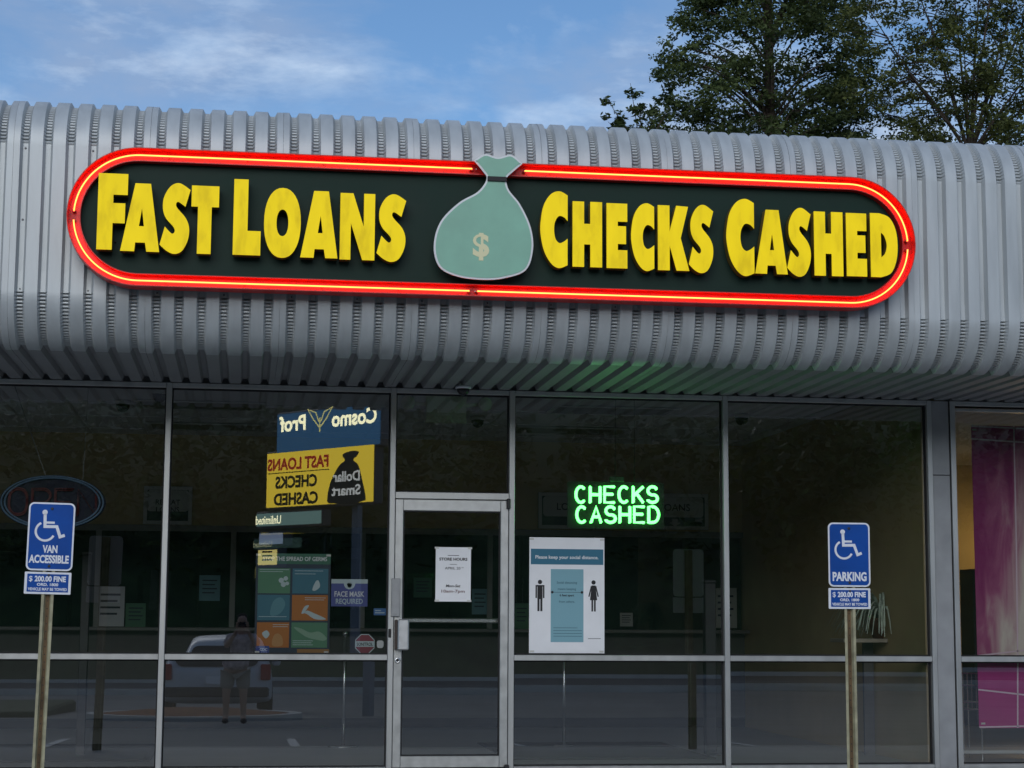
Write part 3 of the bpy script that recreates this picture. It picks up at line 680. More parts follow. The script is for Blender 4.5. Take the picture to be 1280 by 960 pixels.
# ------------------------------------------------------------------ accessible parking signs on U-channel posts
HOLE = mat('bolt_dark', (0.05, 0.05, 0.055), 0.5, 0.6)
def channel_post(parent, H):
    # hat-section post, local XY plan, extruded along local Y(up)
    sec = [(-0.040, 0.012), (-0.022, 0.012), (-0.014, -0.014), (0.014, -0.014), (0.022, 0.012), (0.040, 0.012), (0.040, 0.008), (0.025, 0.008), (0.017, -0.018), (-0.017, -0.018), (-0.025, 0.008), (-0.040, 0.008)]
    n = len(sec); ys = np.linspace(-0.35, H, 14); V = []; F = []
    for y in ys:
        for (x, z) in sec: V.append((x, y, z))
    for j in range(len(ys) - 1):
        for i in range(n): k = (i + 1) % n; F.append((j * n + i, j * n + k, (j + 1) * n + k, (j + 1) * n + i))
    F += [tuple(range(n)), tuple(range((len(ys) - 1) * n, len(ys) * n))[::-1]]
    p = MB().add(V, F).build('post', POST, parent)
    hm = MB()
    for y in np.arange(0.05, H - 0.02, 0.0508): hm.lathe([(0.0045, -0.0130), (0.0045, -0.0122)], (0, y, 0), 8)
    o = hm.build('bolt_holes', BLACK, p); o['kind'] = 'stuff'
    MB().box((-0.0125, -0.3, -0.0139), (0.0125, H - 0.02, -0.0128)).build('web_face', RUST, p)
    return p
def parking_sign(base, lean, roty, H, lines, label, top):
    r = empty('parking_sign', base, (PI / 2, 0, roty), label=label, cat='sign', group='accessible parking signs')
    r.rotation_euler = (Matrix.Rotation(roty, 3, 'Z') @ Matrix.Rotation(lean, 3, 'Y') @ Matrix.Rotation(PI / 2, 3, 'X')).to_euler()
    channel_post(r, top - 0.01)
    W, Hh = 0.305, 0.457; y1 = top; y0 = top - Hh
    plate = obj('sign_plate', curve_mesh([rrect(-W / 2, y0, W / 2, y1, 0.036)], 0.003, REFLW), r, (0, 0, 0.0145))
    obj('blue_field', curve_mesh([rrect(-W / 2 + 0.011, y0 + 0.011, W / 2 - 0.011, y1 - 0.011, 0.027)], 0.0008, BLUE), plate, (0, 0, 0.0021))
    def sp(fx, fy): return (-W / 2 + W * fx, y1 - Hh * fy)
    s = MB(); hc = sp(0.35, 0.145)
    s.poly([(hc[0] + 0.0175 * math.cos(2 * PI * k / 18), hc[1] + 0.0175 * math.sin(2 * PI * k / 18)) for k in range(18)], 0.0026, 0.0034)
    s.ribbon([sp(0.355, 0.17), sp(0.365, 0.355), sp(0.62, 0.352), sp(0.70, 0.50), sp(0.80, 0.475)], 0.020, 0.0026, 0.0034)
    s.ribbon([sp(0.37, 0.295), sp(0.57, 0.295)], 0.015, 0.00265, 0.0035)
    c = sp(0.375, 0.425); rad = 0.062
    s.ribbon([(c[0] + rad * math.cos(math.radians(a)), c[1] + rad * math.sin(math.radians(a))) for a in range(118, 338, 8)], 0.015, 0.00262, 0.00345)
    s.build('wheelchair_symbol', REFLW, plate)
    if len(lines) == 2:
        text(plate, lines[0], 0.0, sp(0, 0.735)[1], 0.050, REFLW, 0.0028, width=0.098, bold=0.04); text(plate, lines[1], -0.004, sp(0, 0.885)[1], 0.052, REFLW, 0.0028, width=0.262, bold=0.04)
    else:
        text(plate, lines[0], 0.0, sp(0, 0.905)[1], 0.062, REFLW, 0.0028, width=0.248, bold=0.04)
    for fy in (0.09, 0.935):
        MB().lathe([(0.010, 0.002), (0.010, 0.005), (0.006, 0.0075)], (0.0, sp(0, fy)[1], 0), 10).build('bolt', HOLE, plate)
    W2, H2 = 0.305, 0.147; b1 = y0 - 0.010; b0 = b1 - H2
    pl2 = obj('fine_plate', curve_mesh([rrect(-W2 / 2, b0, W2 / 2, b1, 0.006, 3)], 0.003, REFLW), r, (-0.003, 0, 0.0150))
    obj('blue_field', curve_mesh([rrect(-W2 / 2 + 0.017, b0 + 0.014, W2 / 2 - 0.017, b1 - 0.013, 0.003, 2)], 0.0008, BLUE), pl2, (0, 0, 0.0021))
    text(pl2, '$', -0.112, b1 - 0.062, 0.036, REFLW, 0.0028, bold=0.012); text(pl2, '200.00 FINE', 0.016, b1 - 0.062, 0.036, REFLW, 0.0028, width=0.205, bold=0.04)
    text(pl2, 'ORD. 1800', 0, b1 - 0.092, 0.019, REFLW, 0.0028, width=0.14, bold=0.035); text(pl2, 'VEHICLE MAY BE TOWED', 0, b1 - 0.123, 0.019, REFLW, 0.0028, width=0.255, bold=0.03)
    MB().lathe([(0.008, 0.002), (0.008, 0.005), (0.005, 0.007)], (0.004, b1 - 0.02, 0), 10).build('bolt', HOLE, pl2)
    return r
YP = -2.4
tl = on_y(66, 628.5, YP); bl = on_y(52, 880, YP)
lean = math.atan2(tl.x - bl.x, tl.z - bl.z)
parking_sign((tl.x - math.tan(lean) * (tl.z + 0.012), YP, -0.012), lean, 0.02, tl.z, ['VAN', 'ACCESSIBLE'], 'blue accessible parking sign reading VAN ACCESSIBLE on a leaning green channel post', (tl.z + 0.012) / math.cos(lean))
tr_ = on_y(1060, 653.5, YP)
parking_sign((tr_.x, YP, -0.012), 0.0, -0.05, tr_.z, ['PARKING'], 'blue accessible sign reading PARKING on an upright rust streaked channel post', tr_.z + 0.012)

# ------------------------------------------------------------------ things on the glass
def flat(name, px, Y, label, cat, m=PAPER, th=0.0015, rz=0.0, **k):
    # board between two photo pixels (x0, y0, x1, y1) on the plane Y; local origin is its lower left corner
    a = on_y((px[0] + px[2]) / 2, px[3], Y); l = on_y(px[0], (px[1] + px[3]) / 2, Y); r = on_y(px[2], (px[1] + px[3]) / 2, Y); t = on_y((px[0] + px[2]) / 2, px[1], Y)
    W, Hh = r.x - l.x, t.z - a.z
    e = empty(name, (l.x, Y, a.z), (PI / 2, 0, rz), label=label, cat=cat, **k)
    MB().box((0, 0, -th), (W, Hh, 0)).build('sheet', m, e)
    if 'poster' in name or name == 'hours_notice':
        for tx, ty in ((0.03, 0.985), (0.97, 0.985), (0.04, 0.015), (0.96, 0.015)):
            MB().box((W * tx - 0.018, Hh * ty - 0.008, 0.0003), (W * tx + 0.018, Hh * ty + 0.008, 0.0019)).build('tape', mat('tape', (0.62, 0.62, 0.58), 0.3), e)
    return e, W, Hh
def patch(e, W, H, f, m, z=0.0006, name='print', r=0.0):
    x0, y0, x1, y1 = f[0] * W, (1 - f[3]) * H, f[2] * W, (1 - f[1]) * H
    if r: return obj(name, curve_mesh([rrect(x0, y0, x1, y1, r, 4)], 0.0003, m), e, (0, 0, z))
    return MB().box((x0, y0, 0.0002), (x1, y1, z)).build(name, m, e)
YG = 0.040
TEAL = mat('poster_teal', (0.055, 0.19, 0.26), 0.6); TEAL2 = mat('poster_light_teal', (0.20, 0.40, 0.47), 0.6)
GRN = mat('poster_green', (0.10, 0.26, 0.15), 0.6); GRNH = mat('poster_header_green', (0.05, 0.17, 0.11), 0.6); ORG = mat('poster_orange', (0.50, 0.17, 0.03), 0.6); NAVY = mat('poster_navy', (0.03, 0.045, 0.075), 0.6)
PALE = mat('poster_pale', (0.55, 0.66, 0.68), 0.6)
e, W, H = flat('distance_poster', (661.5, 672, 755.5, 816.5), 0.0165, 'white poster with two figures asking to keep a social distance, right of door', 'poster')
patch(e, W, H, (0.02, 0.10, 0.985, 0.235), mat('poster_blue', (0.03, 0.16, 0.25), 0.6), name='header_band')
text(e, 'Please keep your social distance.', W / 2, H * (1 - 0.185), H * 0.030, WHITE, 0.0008, width=W * 0.84, bold=0.02)
patch(e, W, H, (0.285, 0.275, 0.72, 0.905), TEAL2, name='centre_panel')
for i, s in enumerate(('Social distancing', 'means keeping', '6 feet apart', 'from others.')):
    text(e, s, W * 0.50, H * (1 - (0.40 + 0.055 * i)), H * 0.020, BLACK if i == 2 else mat('ink_teal', (0.03, 0.10, 0.13), 0.6), 0.0008, bold=0.02 if i == 2 else 0.005)
for i in range(4): patch(e, W, H, (0.32, 0.78 + 0.024 * i, 0.70 if i else 0.64, 0.784 + 0.024 * i), MATS['ink_teal'], 0.0008, 'fine_print')
patch(e, W, H, (0.78, 0.872, 0.95, 0.876), BLACK, 0.0008, 'fine_print')
ar = MB()
for sx in (0.305, 0.70): ar.poly([(W * (sx + 0.018 * math.cos(q)), H * (0.525 + 0.012 * math.sin(q))) for q in np.linspace(0, 2 * PI, 10)[:-1]], 0.0007, 0.0012)
ar.box((W * 0.31, H * 0.523, 0.0006), (W * 0.70, H * 0.526, 0.0009)); ar.build('distance_arrow', BLACK, e)
def pictogram(cx, woman):
    mb = MB(); U = H * 0.0305; top = H * 0.612
    mb.poly([(cx + 0.62 * U * math.cos(2 * PI * k / 14), top + 0.62 * U * math.sin(2 * PI * k / 14)) for k in range(14)], 0.0003, 0.0008)
    y = top - 0.85 * U
    if woman:
        mb.add([(cx - .55 * U, y, .0008), (cx + .55 * U, y, .0008), (cx + 1.05 * U, y - 4.2 * U, .0008), (cx - 1.05 * U, y - 4.2 * U, .0008)], [(0, 3, 2, 1)])
        for s in (-1, 1):
            mb.ribbon([(cx + s * .62 * U, y - .2 * U), (cx + s * 1.35 * U, y - 3.2 * U)], .36 * U, .0004, .0009); mb.ribbon([(cx + s * .38 * U, y - 4.2 * U), (cx + s * .38 * U, y - 7.4 * U)], .5 * U, .0004, .0009)
    else:
        mb.box((cx - .75 * U, y - 4.0 * U, .0003), (cx + .75 * U, y, .0008))
        for s in (-1, 1):
            mb.ribbon([(cx + s * .5 * U, y - .22 * U), (cx + s * 1.08 * U, y - .22 * U), (cx + s * 1.08 * U, y - 3.7 * U)], .42 * U, .0004, .0009); mb.ribbon([(cx + s * .42 * U, y - 3.9 * U), (cx + s * .42 * U, y - 7.4 * U)], .6 * U, .0004, .0009)
    mb.build('pictogram', BLACK, e)
pictogram(W * 0.142, False); pictogram(W * 0.855, True)

e, W, H = flat('hours_notice', (544.5, 684, 588.5, 752), -0.0195, 'white store hours sheet taped to the door glass', 'notice')
text(e, 'STORE HOURS', W / 2, H * 0.755, H * 0.052, BLACK, 0.0008, width=W * 0.80, bold=0.03); text(e, 'APRIL 20', W / 2 - 0.005, H * 0.59, H * 0.048, BLACK, 0.0008, width=W * 0.44, bold=0.004); text(e, 'TH', W * 0.76, H * 0.615, H * 0.022, BLACK, 0.0008)
text(e, 'Mon-Sat', W / 2, H * 0.265, H * 0.05, BLACK, 0.0008, width=W * 0.42, bold=0.02, shear=0.2); text(e, '10am-7pm', W / 2, H * 0.165, H * 0.055, mat('ink_maroon', (0.12, 0.03, 0.03), 0.6), 0.0008, width=W * 0.66, bold=0.01)
patch(e, W, H, (0.34, 0.148, 0.66, 0.158), BLACK, 0.0008, 'rule'); patch(e, W, H, (0.40, 0.312, 0.60, 0.320), BLACK, 0.0008, 'rule')

e, W, H = flat('germs_poster', (319, 692, 412.5, 817), YG, 'dark poster of six coloured tiles headed STOP THE SPREAD OF GERMS', 'poster', NAVY)
patch(e, W, H, (0.02, 0.0, 1.0, 0.105), GRNH, name='header_band'); text(e, 'STOP THE SPREAD OF GERMS', W * 0.52, H * 0.928, H * 0.042, WHITE, 0.0008, width=W * 0.86, bold=0.02)
tiles = [(0.03, .15, .46, .40, GRN), (.49, .15, .97, .40, TEAL), (.03, .415, .46, .67, TEAL), (.49, .415, .97, .67, ORG), (.03, .69, .46, .94, ORG), (.49, .69, .97, .94, GRN)]
for t in tiles: patch(e, W, H, t[:4], t[4], name='tile')
def blob(pts, m, name='drawing'): obj(name, curve_mesh([smooth_closed([(W * x, H * (1 - y)) for x, y in pts], (), 4)], 0.0003, m), e, (0, 0, 0.0010))
for (cx_, cy_, r_) in ((.34, .27, .035), (.40, .25, .03), (.37, .31, .035), (.42, .30, .025)): blob([(cx_ + r_ * math.cos(q), cy_ + r_ * 0.75 * math.sin(q)) for q in np.linspace(0, 2 * PI, 8)[:-1]], PALE)
blob([(.76, .36), (.80, .28), (.84, .27), (.86, .33), (.80, .37)], PALE); blob([(.20, .61), (.24, .48), (.34, .44), (.40, .50), (.36, .58), (.28, .62)], mat('poster_mid_teal', (0.12, 0.30, 0.36), 0.6))
blob([(.62, .60), (.66, .53), (.72, .52), (.67, .58), (.70, .57), (.80, .60), (.95, .655), (.80, .655), (.68, .60)], PALE)
blob([(.10, .80), (.16, .77), (.20, .81), (.15, .85)], PALE); blob([(.24, .92), (.25, .83), (.31, .80), (.37, .84), (.37, .92)], mat('poster_pale_orange', (0.55, 0.28, 0.10), 0.6))
blob([(.52, .74), (.62, .75), (.74, .79), (.86, .78), (.96, .84), (.93, .87), (.82, .86), (.68, .83)], mat('poster_mid_green', (0.26, 0.42, 0.30), 0.6))
for f in ((.05, .16, .44, .165), (.05, .18, .36, .185), (.52, .17, .90, .175), (.52, .20, .80, .205), (.66, .44, .94, .445), (.66, .46, .92, .465), (.05, .63, .42, .635), (.24, .71, .45, .715), (.24, .73, .44, .735), (.51, .87, .78, .875), (.51, .89, .76, .895), (.51, .91, .78, .915)): patch(e, W, H, f, PALE, 0.0009, 'fine_print')
patch(e, W, H, (0.02, .925, .20, .995), mat('badge_blue', (0.05, 0.08, 0.30), 0.5), 0.0011, 'badge', 0.006); text(e, 'CDC', W * 0.125, H * 0.028, H * 0.026, WHITE, 0.0014, bold=0.02)
patch(e, W, H, (0.57, .955, 1.0, .995), mat('poster_dull_orange', (0.35, 0.17, 0.05), 0.6), 0.0009, 'footer')

e, W, H = flat('mask_notice', (414, 724, 459.5, 758), YG, 'purple notice on the glass reading FACE MASK REQUIRED', 'notice', mat('notice_purple', (0.085, 0.10, 0.33), 0.6))
patch(e, W, H, (0, 0, 1, 0.16), PALE, name='header_band'); blob([(.36, .10), (.64, .10), (.62, .30), (.5, .37), (.38, .30)], PALE)
blob([(.44, .15), (.56, .15), (.55, .27), (.5, .31), (.45, .27)], NAVY)
text(e, 'FACE MASK', W * 0.5, H * 0.36, H * 0.20, WHITE, 0.0008, width=W * 0.82, bold=0.02); text(e, 'REQUIRED', W * 0.5, H * 0.10, H * 0.19, PALE, 0.0008, width=W * 0.74, bold=0.02)
# alarm sticker
c = on_y(456, 805, YG); R8 = on_y(468.5, 805, YG).x - c.x
e = empty('alarm_sticker', (c.x, YG, c.z), UPRIGHT, label='small red octagonal alarm sticker low on the glass left of door', cat='sticker')
MAR = mat('sticker_maroon', (0.27, 0.045, 0.07), 0.5)
def octo(r): return [(r * math.cos(PI / 8 + k * PI / 4), r * math.sin(PI / 8 + k * PI / 4)) for k in range(8)]
obj('sheet', curve_mesh([octo(R8 * 1.06)], 0.001, PALE), e); obj('red_field', curve_mesh([octo(R8 * 0.97)], 0.0004, MAR), e, (0, 0, 0.0009))
MB().box((-R8 * 0.93, -R8 * 0.28, 0.0011), (R8 * 0.93, R8 * 0.28, 0.0014)).build('white_band', PALE, e); text(e, 'SONITROL', 0, -R8 * 0.17, R8 * 0.32, BLACK, 0.0017, width=R8 * 1.6, bold=0.02)
for (px, nm, lb, m_) in [((467, 760.5, 482.5, 769), 'small_sticker', 'tiny blue sticker near the door latch', mat('sticker_blue', (0.05, 0.16, 0.42), 0.5)), ((471, 800.5, 479.5, 810), 'small_sticker', 'tiny white square sticker beside the red alarm sticker', WHITE)]:
    a = on_y(px[0], px[3], YG); b = on_y(px[2], px[1], YG); e = empty(nm, (a.x, YG, a.z), UPRIGHT, label=lb, cat='sticker')
    obj('sheet', curve_mesh([rrect(0, 0, b.x - a.x, b.z - a.z, 0.006 if m_ is not WHITE else 0.018, 4)], 0.001, m_), e)
    if m_ is not WHITE: MB().box((0.012, 0.016, 0.0004), (0.09, 0.024, 0.0012)).build('print', PALE, e); MB().box((0.012, 0.034, 0.0004), (0.06, 0.042, 0.0012)).build('print', PALE, e)

# green neon sign hanging behind the glass
YN = 0.20
ng = empty('neon_sign', (0, YN, 0), UPRIGHT, label='lit green neon sign reading CHECKS CASHED hung behind the glass', cat='neon sign')
def nw(x, y): p = on_y(x, y, YN - 0.05); return p.x, p.z
a = nw(710, 660); b = nw(831, 603)
obj('backing_board', curve_mesh([rrect(a[0], a[1], b[0], b[1], 0.02)], 0.006, mat('neon_backing', (0.010, 0.014, 0.011), 0.4, spec=0.2)), ng, (0, 0, 0.012))
arc = lambda cx_, cy_, rx, ry, a0, a1, n=14: [(cx_ + rx * math.cos(math.radians(a0 + (a1 - a0) * k / n)), cy_ + ry * math.sin(math.radians(a0 + (a1 - a0) * k / n))) for k in range(n + 1)]
NG = {'C': [arc(.5, .5, .5, .5, 48, 312, 18)], 'H': [[(0, 0), (0, 1)], [(0, .5), (1, .5)], [(1, 0), (1, 1)]], 'E': [[(1, 1), (0, 1), (0, 0), (1, 0)], [(0, .52), (.85, .52)]],
      'K': [[(0, 0), (0, 1)], [(1, 1), (.05, .42)], [(.32, .58), (1, 0)]], 'S': [arc(.5, .74, .46, .26, 25, 270, 12) + arc(.5, .25, .5, .25, 90, -155, 12)[1:]],
      'A': [[(0, 0), (.5, 1), (1, 0)], [(.2, .36), (.8, .36)]], 'D': [[(0, 0), (0, 1), (.4, 1)] + arc(.4, .5, .6, .5, 80, -80, 10) + [(.4, 0), (0, 0)]]}
rowsN = [('CHECKS', 717.5, 825, 608.5, 628), ('CASHED', 718.5, 826.5, 633.5, 653)]
for word, x0, x1, yt, yb in rowsN:
    wl = (x1 - x0) / 6
    for i, chh in enumerate(word):
        A_ = nw(x0 + wl * i + 2.4, yb); B_ = nw(x0 + wl * (i + 1) - 3.2, yt); mb = MB()
        for st in NG[chh]:
            P = [(A_[0] + (B_[0] - A_[0]) * u, A_[1] + (B_[1] - A_[1]) * v, 0.05) for u, v in st]
            mb.tube(P, 0.0128, 10)
            for e_ in (P[0], P[-1]): mb.tube([(e_[0], e_[1], 0.05), (e_[0], e_[1], 0.016)], 0.0075, 6)
        mb.build('neon_letter', NEONG, ng, True)
wr = MB()
for xx in (794, 770): q = nw(xx, 604); wr.tube([(q[0], q[1], 0.012), (q[0] + 0.004, IZ - 0.001, 0.012)], 0.0025, 5)
wr.build('hanging_wire', BLACK, ng)
q = nw(772, 599); MB().bbox((q[0] - 0.06, q[1] - 0.02, -0.01), (q[0] + 0.06, q[1] + 0.025, 0.03), 0.004).build('transformer', BLACK, ng)

# unlit oval OPEN sign
YO = 0.35; c = on_y(66, 628, YO); rx_ = c.x - on_y(-1, 628, YO).x; rz_ = on_y(66, 594, YO).z - c.z
e = empty('oval_sign', (c.x, YO, c.z), UPRIGHT, label='unlit oval neon sign reading OPEN behind the leftmost pane', cat='neon sign')
def oval(k): return [(rx_ * k * math.cos(2 * PI * i / 48), rz_ * k * math.sin(2 * PI * i / 48)) for i in range(48)]
obj('backing_board', curve_mesh([oval(1.0)], 0.02, mat('oval_black', (0.010, 0.011, 0.035), 0.5, spec=0.2)), e)
for kk in (0.955, 0.89): MB().tube([(x, y, 0.03) for x, y in oval(kk)], 0.008, 8, True).build('border_tube', mat('off_blue_tube', (0.10, 0.19, 0.30), 0.35), e, True)
OFFR = mat('off_red_tube', (0.15, 0.022, 0.03), 0.35)
NO = {'O': [ell(.5, .5, .5, .5, 24, 2.6) + [(1, .5)]], 'P': [[(0, 0), (0, 1), (.6, 1)] + arc(.6, .75, .4, .25, 80, -80, 8) + [(.6, .5), (0, .5)]], 'E': NG['E'], 'N': [[(0, 0), (0, 1), (1, 0), (1, 1)]]}
for i, chh in enumerate('OPEN'):
    mb = MB(); w_ = rx_ * 0.36; x0 = -rx_ * 0.82 + i * rx_ * 0.43
    for st in NO[chh]:
        for s_ in (0.0, 0.13): mb.tube([(x0 + w_ * (s_ / 2 + u * (1 - s_)), rz_ * 1.0 * (s_ / 2 + v * (1 - s_) - 0.5), 0.03) for u, v in st], 0.006, 6)
    mb.build('tube_letter', OFFR, e, True)
wr = MB(); wr.tube([(-rx_ * 0.15, rz_ * 0.96, 0.0), (-rx_ * 0.95, IZ - c.z - 0.001, 0.02)], 0.004, 5); wr.tube([(rx_ * 0.55, rz_ * 0.8, 0.0), (rx_ * 0.6, IZ - c.z - 0.001, 0.0)], 0.003, 5); wr.build('hanging_wire', mat('pale_cord', (0.35, 0.36, 0.34), 0.6), e)

# ------------------------------------------------------------------ things inside the shop
DKG = mat('board_dark_green', (0.025, 0.06, 0.045), 0.5); BRD = mat('board_grey', (0.55, 0.56, 0.53), 0.6); FRM = mat('board_frame', (0.62, 0.63, 0.60), 0.5)
def loans_board(px, label, words):
    e, W, H = flat('loans_board', px, IY - 0.04, label, 'sign', DKG, 0.03, group='boards above the teller windows')
    f = MB(); f.ribbon([(0.02, 0.02), (W - 0.02, 0.02), (W - 0.02, H - 0.02), (0.02, H - 0.02)], 0.04, 0.0, 0.012, True); f.build('frame', FRM, e)
    patch(e, W, H, (0.07, 0.10, 0.93, 0.66), BRD, 0.003, 'panel', 0.04)
    for i, s in enumerate(words): text(e, s, W / 2, H * (0.52 - 0.20 * i), H * (0.20 if len(words) == 1 else 0.14), BLACK, 0.004, bold=0.01)
    MB().poly([(W * .5, H * .08), (W * .58, H * .19), (W * .54, H * .19), (W * .54, H * .30), (W * .46, H * .30), (W * .46, H * .19), (W * .42, H * .19)], 0.0, 0.006).build('arrow', BRD, e)
loans_board((673, 616, 757, 661), 'dark green LOANS board with arrow, left of and behind the green neon', ['LOANS'])
loans_board((802, 617, 885, 662), 'dark green LOANS board with arrow, right of and behind the green neon', ['LOANS'])
loans_board((179.5, 608, 240, 655.5), 'framed board on the tan wall behind the leftmost mullion', ['REPEAT', 'LOANS'])

# emergency light above the door
e, W, H = flat('emergency_light', (533, 490.5, 583, 528), 0.35, 'pale emergency light box with twin lamp heads above the door', 'light', mat('beige_plastic', (0.88, 0.84, 0.68), 0.5), 0.08)
for x, s in ((-0.16, -1), (W + 0.16, 1)):
    m = MB(); m.tube([(x - s * 0.16, H * 0.6, -0.03), (x - s * 0.06, H * 0.62, -0.03)], 0.015, 8); m.lathe([(0.03, -0.05), (0.055, -0.02), (0.06, 0.03), (0.05, 0.035)], (x, H * 0.62, 0), 16); m.build('lamp_head', MATS['beige_plastic'], e, True)
MB().box((W * 0.45, H, -0.06), (W * 0.55, IZ - e.location.z - 0.001, -0.02)).build('mounting_bracket', MATS['beige_plastic'], e)
# small dome camera under the soffit over the door
p = on_y(579, 495, -0.22)
e = empty('dome_camera', (p.x, -0.22, ZS - 0.001), label='small dome camera under the soffit above the door', cat='camera')
MB().lathe([(0.066, 0.0), (0.066, -0.018), (0.060, -0.022)], (0, 0, 0), 20).build('base', REFLW, e, True); MB().lathe([(0.054, -0.022), (0.050, -0.045), (0.036, -0.066), (0.012, -0.076)], (0, 0, 0), 20).build('dome', mat('smoked_dome', (0.01, 0.01, 0.012), 0.1), e, True)
def ceil_at(x, y): d = ray(x, y); return CAM + d * ((IZ - CAM.z) / d.z)
for (x, y, lb) in [(154, 500, 'dark dome camera on the ceiling behind the leftmost pane'), (200, 487, 'dark dome camera on the ceiling beside the leftmost mullion'), (927, 517, 'dark dome camera on the ceiling right of the green neon'), (597, 520, 'dark dome camera on the ceiling behind the transom pane')]:
    p = ceil_at(x, y)
    e = empty('dome_camera', (p.x, p.y, IZ - 0.009), label=lb, cat='camera', group='ceiling dome cameras')
    MB().lathe([(0.075, 0.0), (0.075, -0.03), (0.07, -0.034)], (0, 0, 0), 18).build('base', BRD, e, True); MB().lathe([(0.066, -0.034), (0.06, -0.07), (0.04, -0.098), (0.012, -0.11)], (0, 0, 0), 18).build('dome', MATS['smoked_dome'], e, True)
for (x, y, lb) in [(252, 505, 'unlit ceiling light panel behind the second pane'), (258, 532, 'unlit ceiling light panel further back behind the second pane'), (765, 512, 'unlit ceiling light panel above the green neon'), (712, 537, 'unlit ceiling light panel at the back left of the green neon')]:
    p = ceil_at(x, y); e = empty('ceiling_light', (p.x, p.y, IZ - 0.0105), label=lb, cat='light', group='unlit ceiling light panels')
    MB().ribbon([(-.6, -.3), (.6, -.3), (.6, .3), (-.6, .3)], 0.04, -0.012, 0.0, True).build('frame', BRD, e); MB().box((-.58, -.28, -0.008), (.58, .28, -0.002)).build('diffuser', mat('unlit_diffuser', (0.10, 0.105, 0.11), 0.3), e)
# posts, stanchions and mat
DKP = mat('dark_post', (0.03, 0.028, 0.03), 0.5)
for (x, yb, wd, H, lb) in [(100, 946, 0.075, 1.75, 'dark upright post inside the leftmost pane'), (888, 944, 0.10, 1.55, 'dark upright post inside, left of the third mullion')]:
    d = ray(x, yb); p = CAM + d * (-CAM.z / d.z); e = empty('door_post', (p.x, p.y, 0), label=lb, cat='post')
    MB().bbox((-wd / 2, -wd / 2, 0.011), (wd / 2, wd / 2, H), 0.005).build('shaft', DKP, e); MB().bbox((-wd * .8, -wd * .8, 0.0), (wd * .8, wd * .8, 0.0105), 0.003).build('base_plate', DKP, e)
    MB().bbox((-wd * .55, -wd * .55, H + 0.0005), (wd * .55, wd * .55, H + 0.03), 0.008).build('cap', DKP, e)
for (x, yb, H, lb) in [(429, 934, 1.05, 'slim metal stand inside, behind the face mask notice'), (705, 934, 1.05, 'slim metal stand inside, below the distance poster')]:
    d = ray(x, yb); p = CAM + d * (-CAM.z / d.z); e = empty('stanchion', (p.x, p.y, 0), label=lb, cat='stanchion', group='slim stands in the lobby')
    MB().lathe([(0.016, 0.02), (0.016, H)], (0, 0, 0), 12).build('pole', STEEL, e, True); MB().lathe([(0.15, 0.001), (0.15, 0.010), (0.05, 0.02)], (0, 0, 0), 24).build('base', STEEL, e, True); MB().lathe([(0.022, H), (0.028, H + 0.02), (0.020, H + 0.04)], (0, 0, 0), 12).build('cap', STEEL, e, True)
for (x0, x1, lb) in [(2.30, 4.15, 'black floor mat inside, right of the door'), (-2.6, -0.75, 'black floor mat inside the leftmost pane')]:
    e = empty('floor_mat', (x0, 0.9, 0), label=lb, cat='mat', group='black floor mats')
    MB().bbox((0, 0, 0.001), (x1 - x0, 2.2, 0.012), 0.004).build('border', GASKET, e); MB().bbox((0.06, 0.06, 0.0122), (x1 - x0 - 0.06, 2.14, 0.016), 0.002).build('carpet', BLACK, e)
# notices on the teller windows
notes = [((120, 733, 155.5, 783), PAPER, 'pale notice on the teller window behind the leftmost pane'), ((157, 754, 182, 784), GRN, 'green notice on the teller window beside the leftmost mullion'),
         ((249, 719, 275, 751), TEAL2, 'small blue notice on the teller window behind the second pane'), ((517, 722, 540, 747), GRNH, 'dark green notice seen through the door glass'),
         ((590, 736, 610, 768), TEAL2, 'grey notice seen through the door glass, right of the hours sheet'), ((643, 754, 661, 786), GRN, 'green notice on the teller window left of the distance poster'), ((775, 766, 791, 783), BRD, 'small square notice on the teller window under the green neon'), ((893, 735, 921, 785), BRD, 'grey notice on the teller window by the third mullion')]
for px, m_, lb in notes:
    e, W, H = flat('window_notice', px, IY - 0.008, lb, 'notice', m_, 0.002, group='notices on the teller windows')
    for k in range(4): patch(e, W, H, (0.15, 0.18 + 0.16 * k, 0.85 - 0.1 * (k % 2), 0.23 + 0.16 * k), NAVY, 0.001, 'fine_print')
# bench with potted plant, right bay
sh0 = on_y(1046, 798, 1.2); sh1 = on_y(1160, 800, 1.2)
e = empty('plant_shelf', (sh0.x, 1.2, 0), label='pale wooden shelf table inside the right pane, holding a potted plant', cat='table')
Wd = 5.778 - sh0.x; Hs = sh0.z
MB().bbox((0, -0.2, Hs - 0.035), (Wd, 0.2, Hs), 0.004).build('table_top', mat('pale_wood', (0.42, 0.38, 0.31), 0.5, 0, 0.12, 9), e)
MB().box((0.3, 0.14, 0.0), (Wd - 0.02, 0.18, Hs - 0.036)).build('support_panel', COUNTER, e)
pc = on_y(1103, 797, 1.2)
e = empty('spider_plant', (pc.x, 1.2, Hs), label='striped long leaved plant in a brown pot on the shelf', cat='plant')
MB().lathe([(0.085, 0.0), (0.12, 0.15), (0.135, 0.17), (0.13, 0.19), (0.105, 0.18)], (0, 0, 0), 18).build('pot', mat('brown_pot', (0.16, 0.075, 0.04), 0.6, 0, 0.15, 12), e, True)
LFP = mat('striped_leaf', (0.52, 0.62, 0.52), 0.5, 0, 0.4, 10)
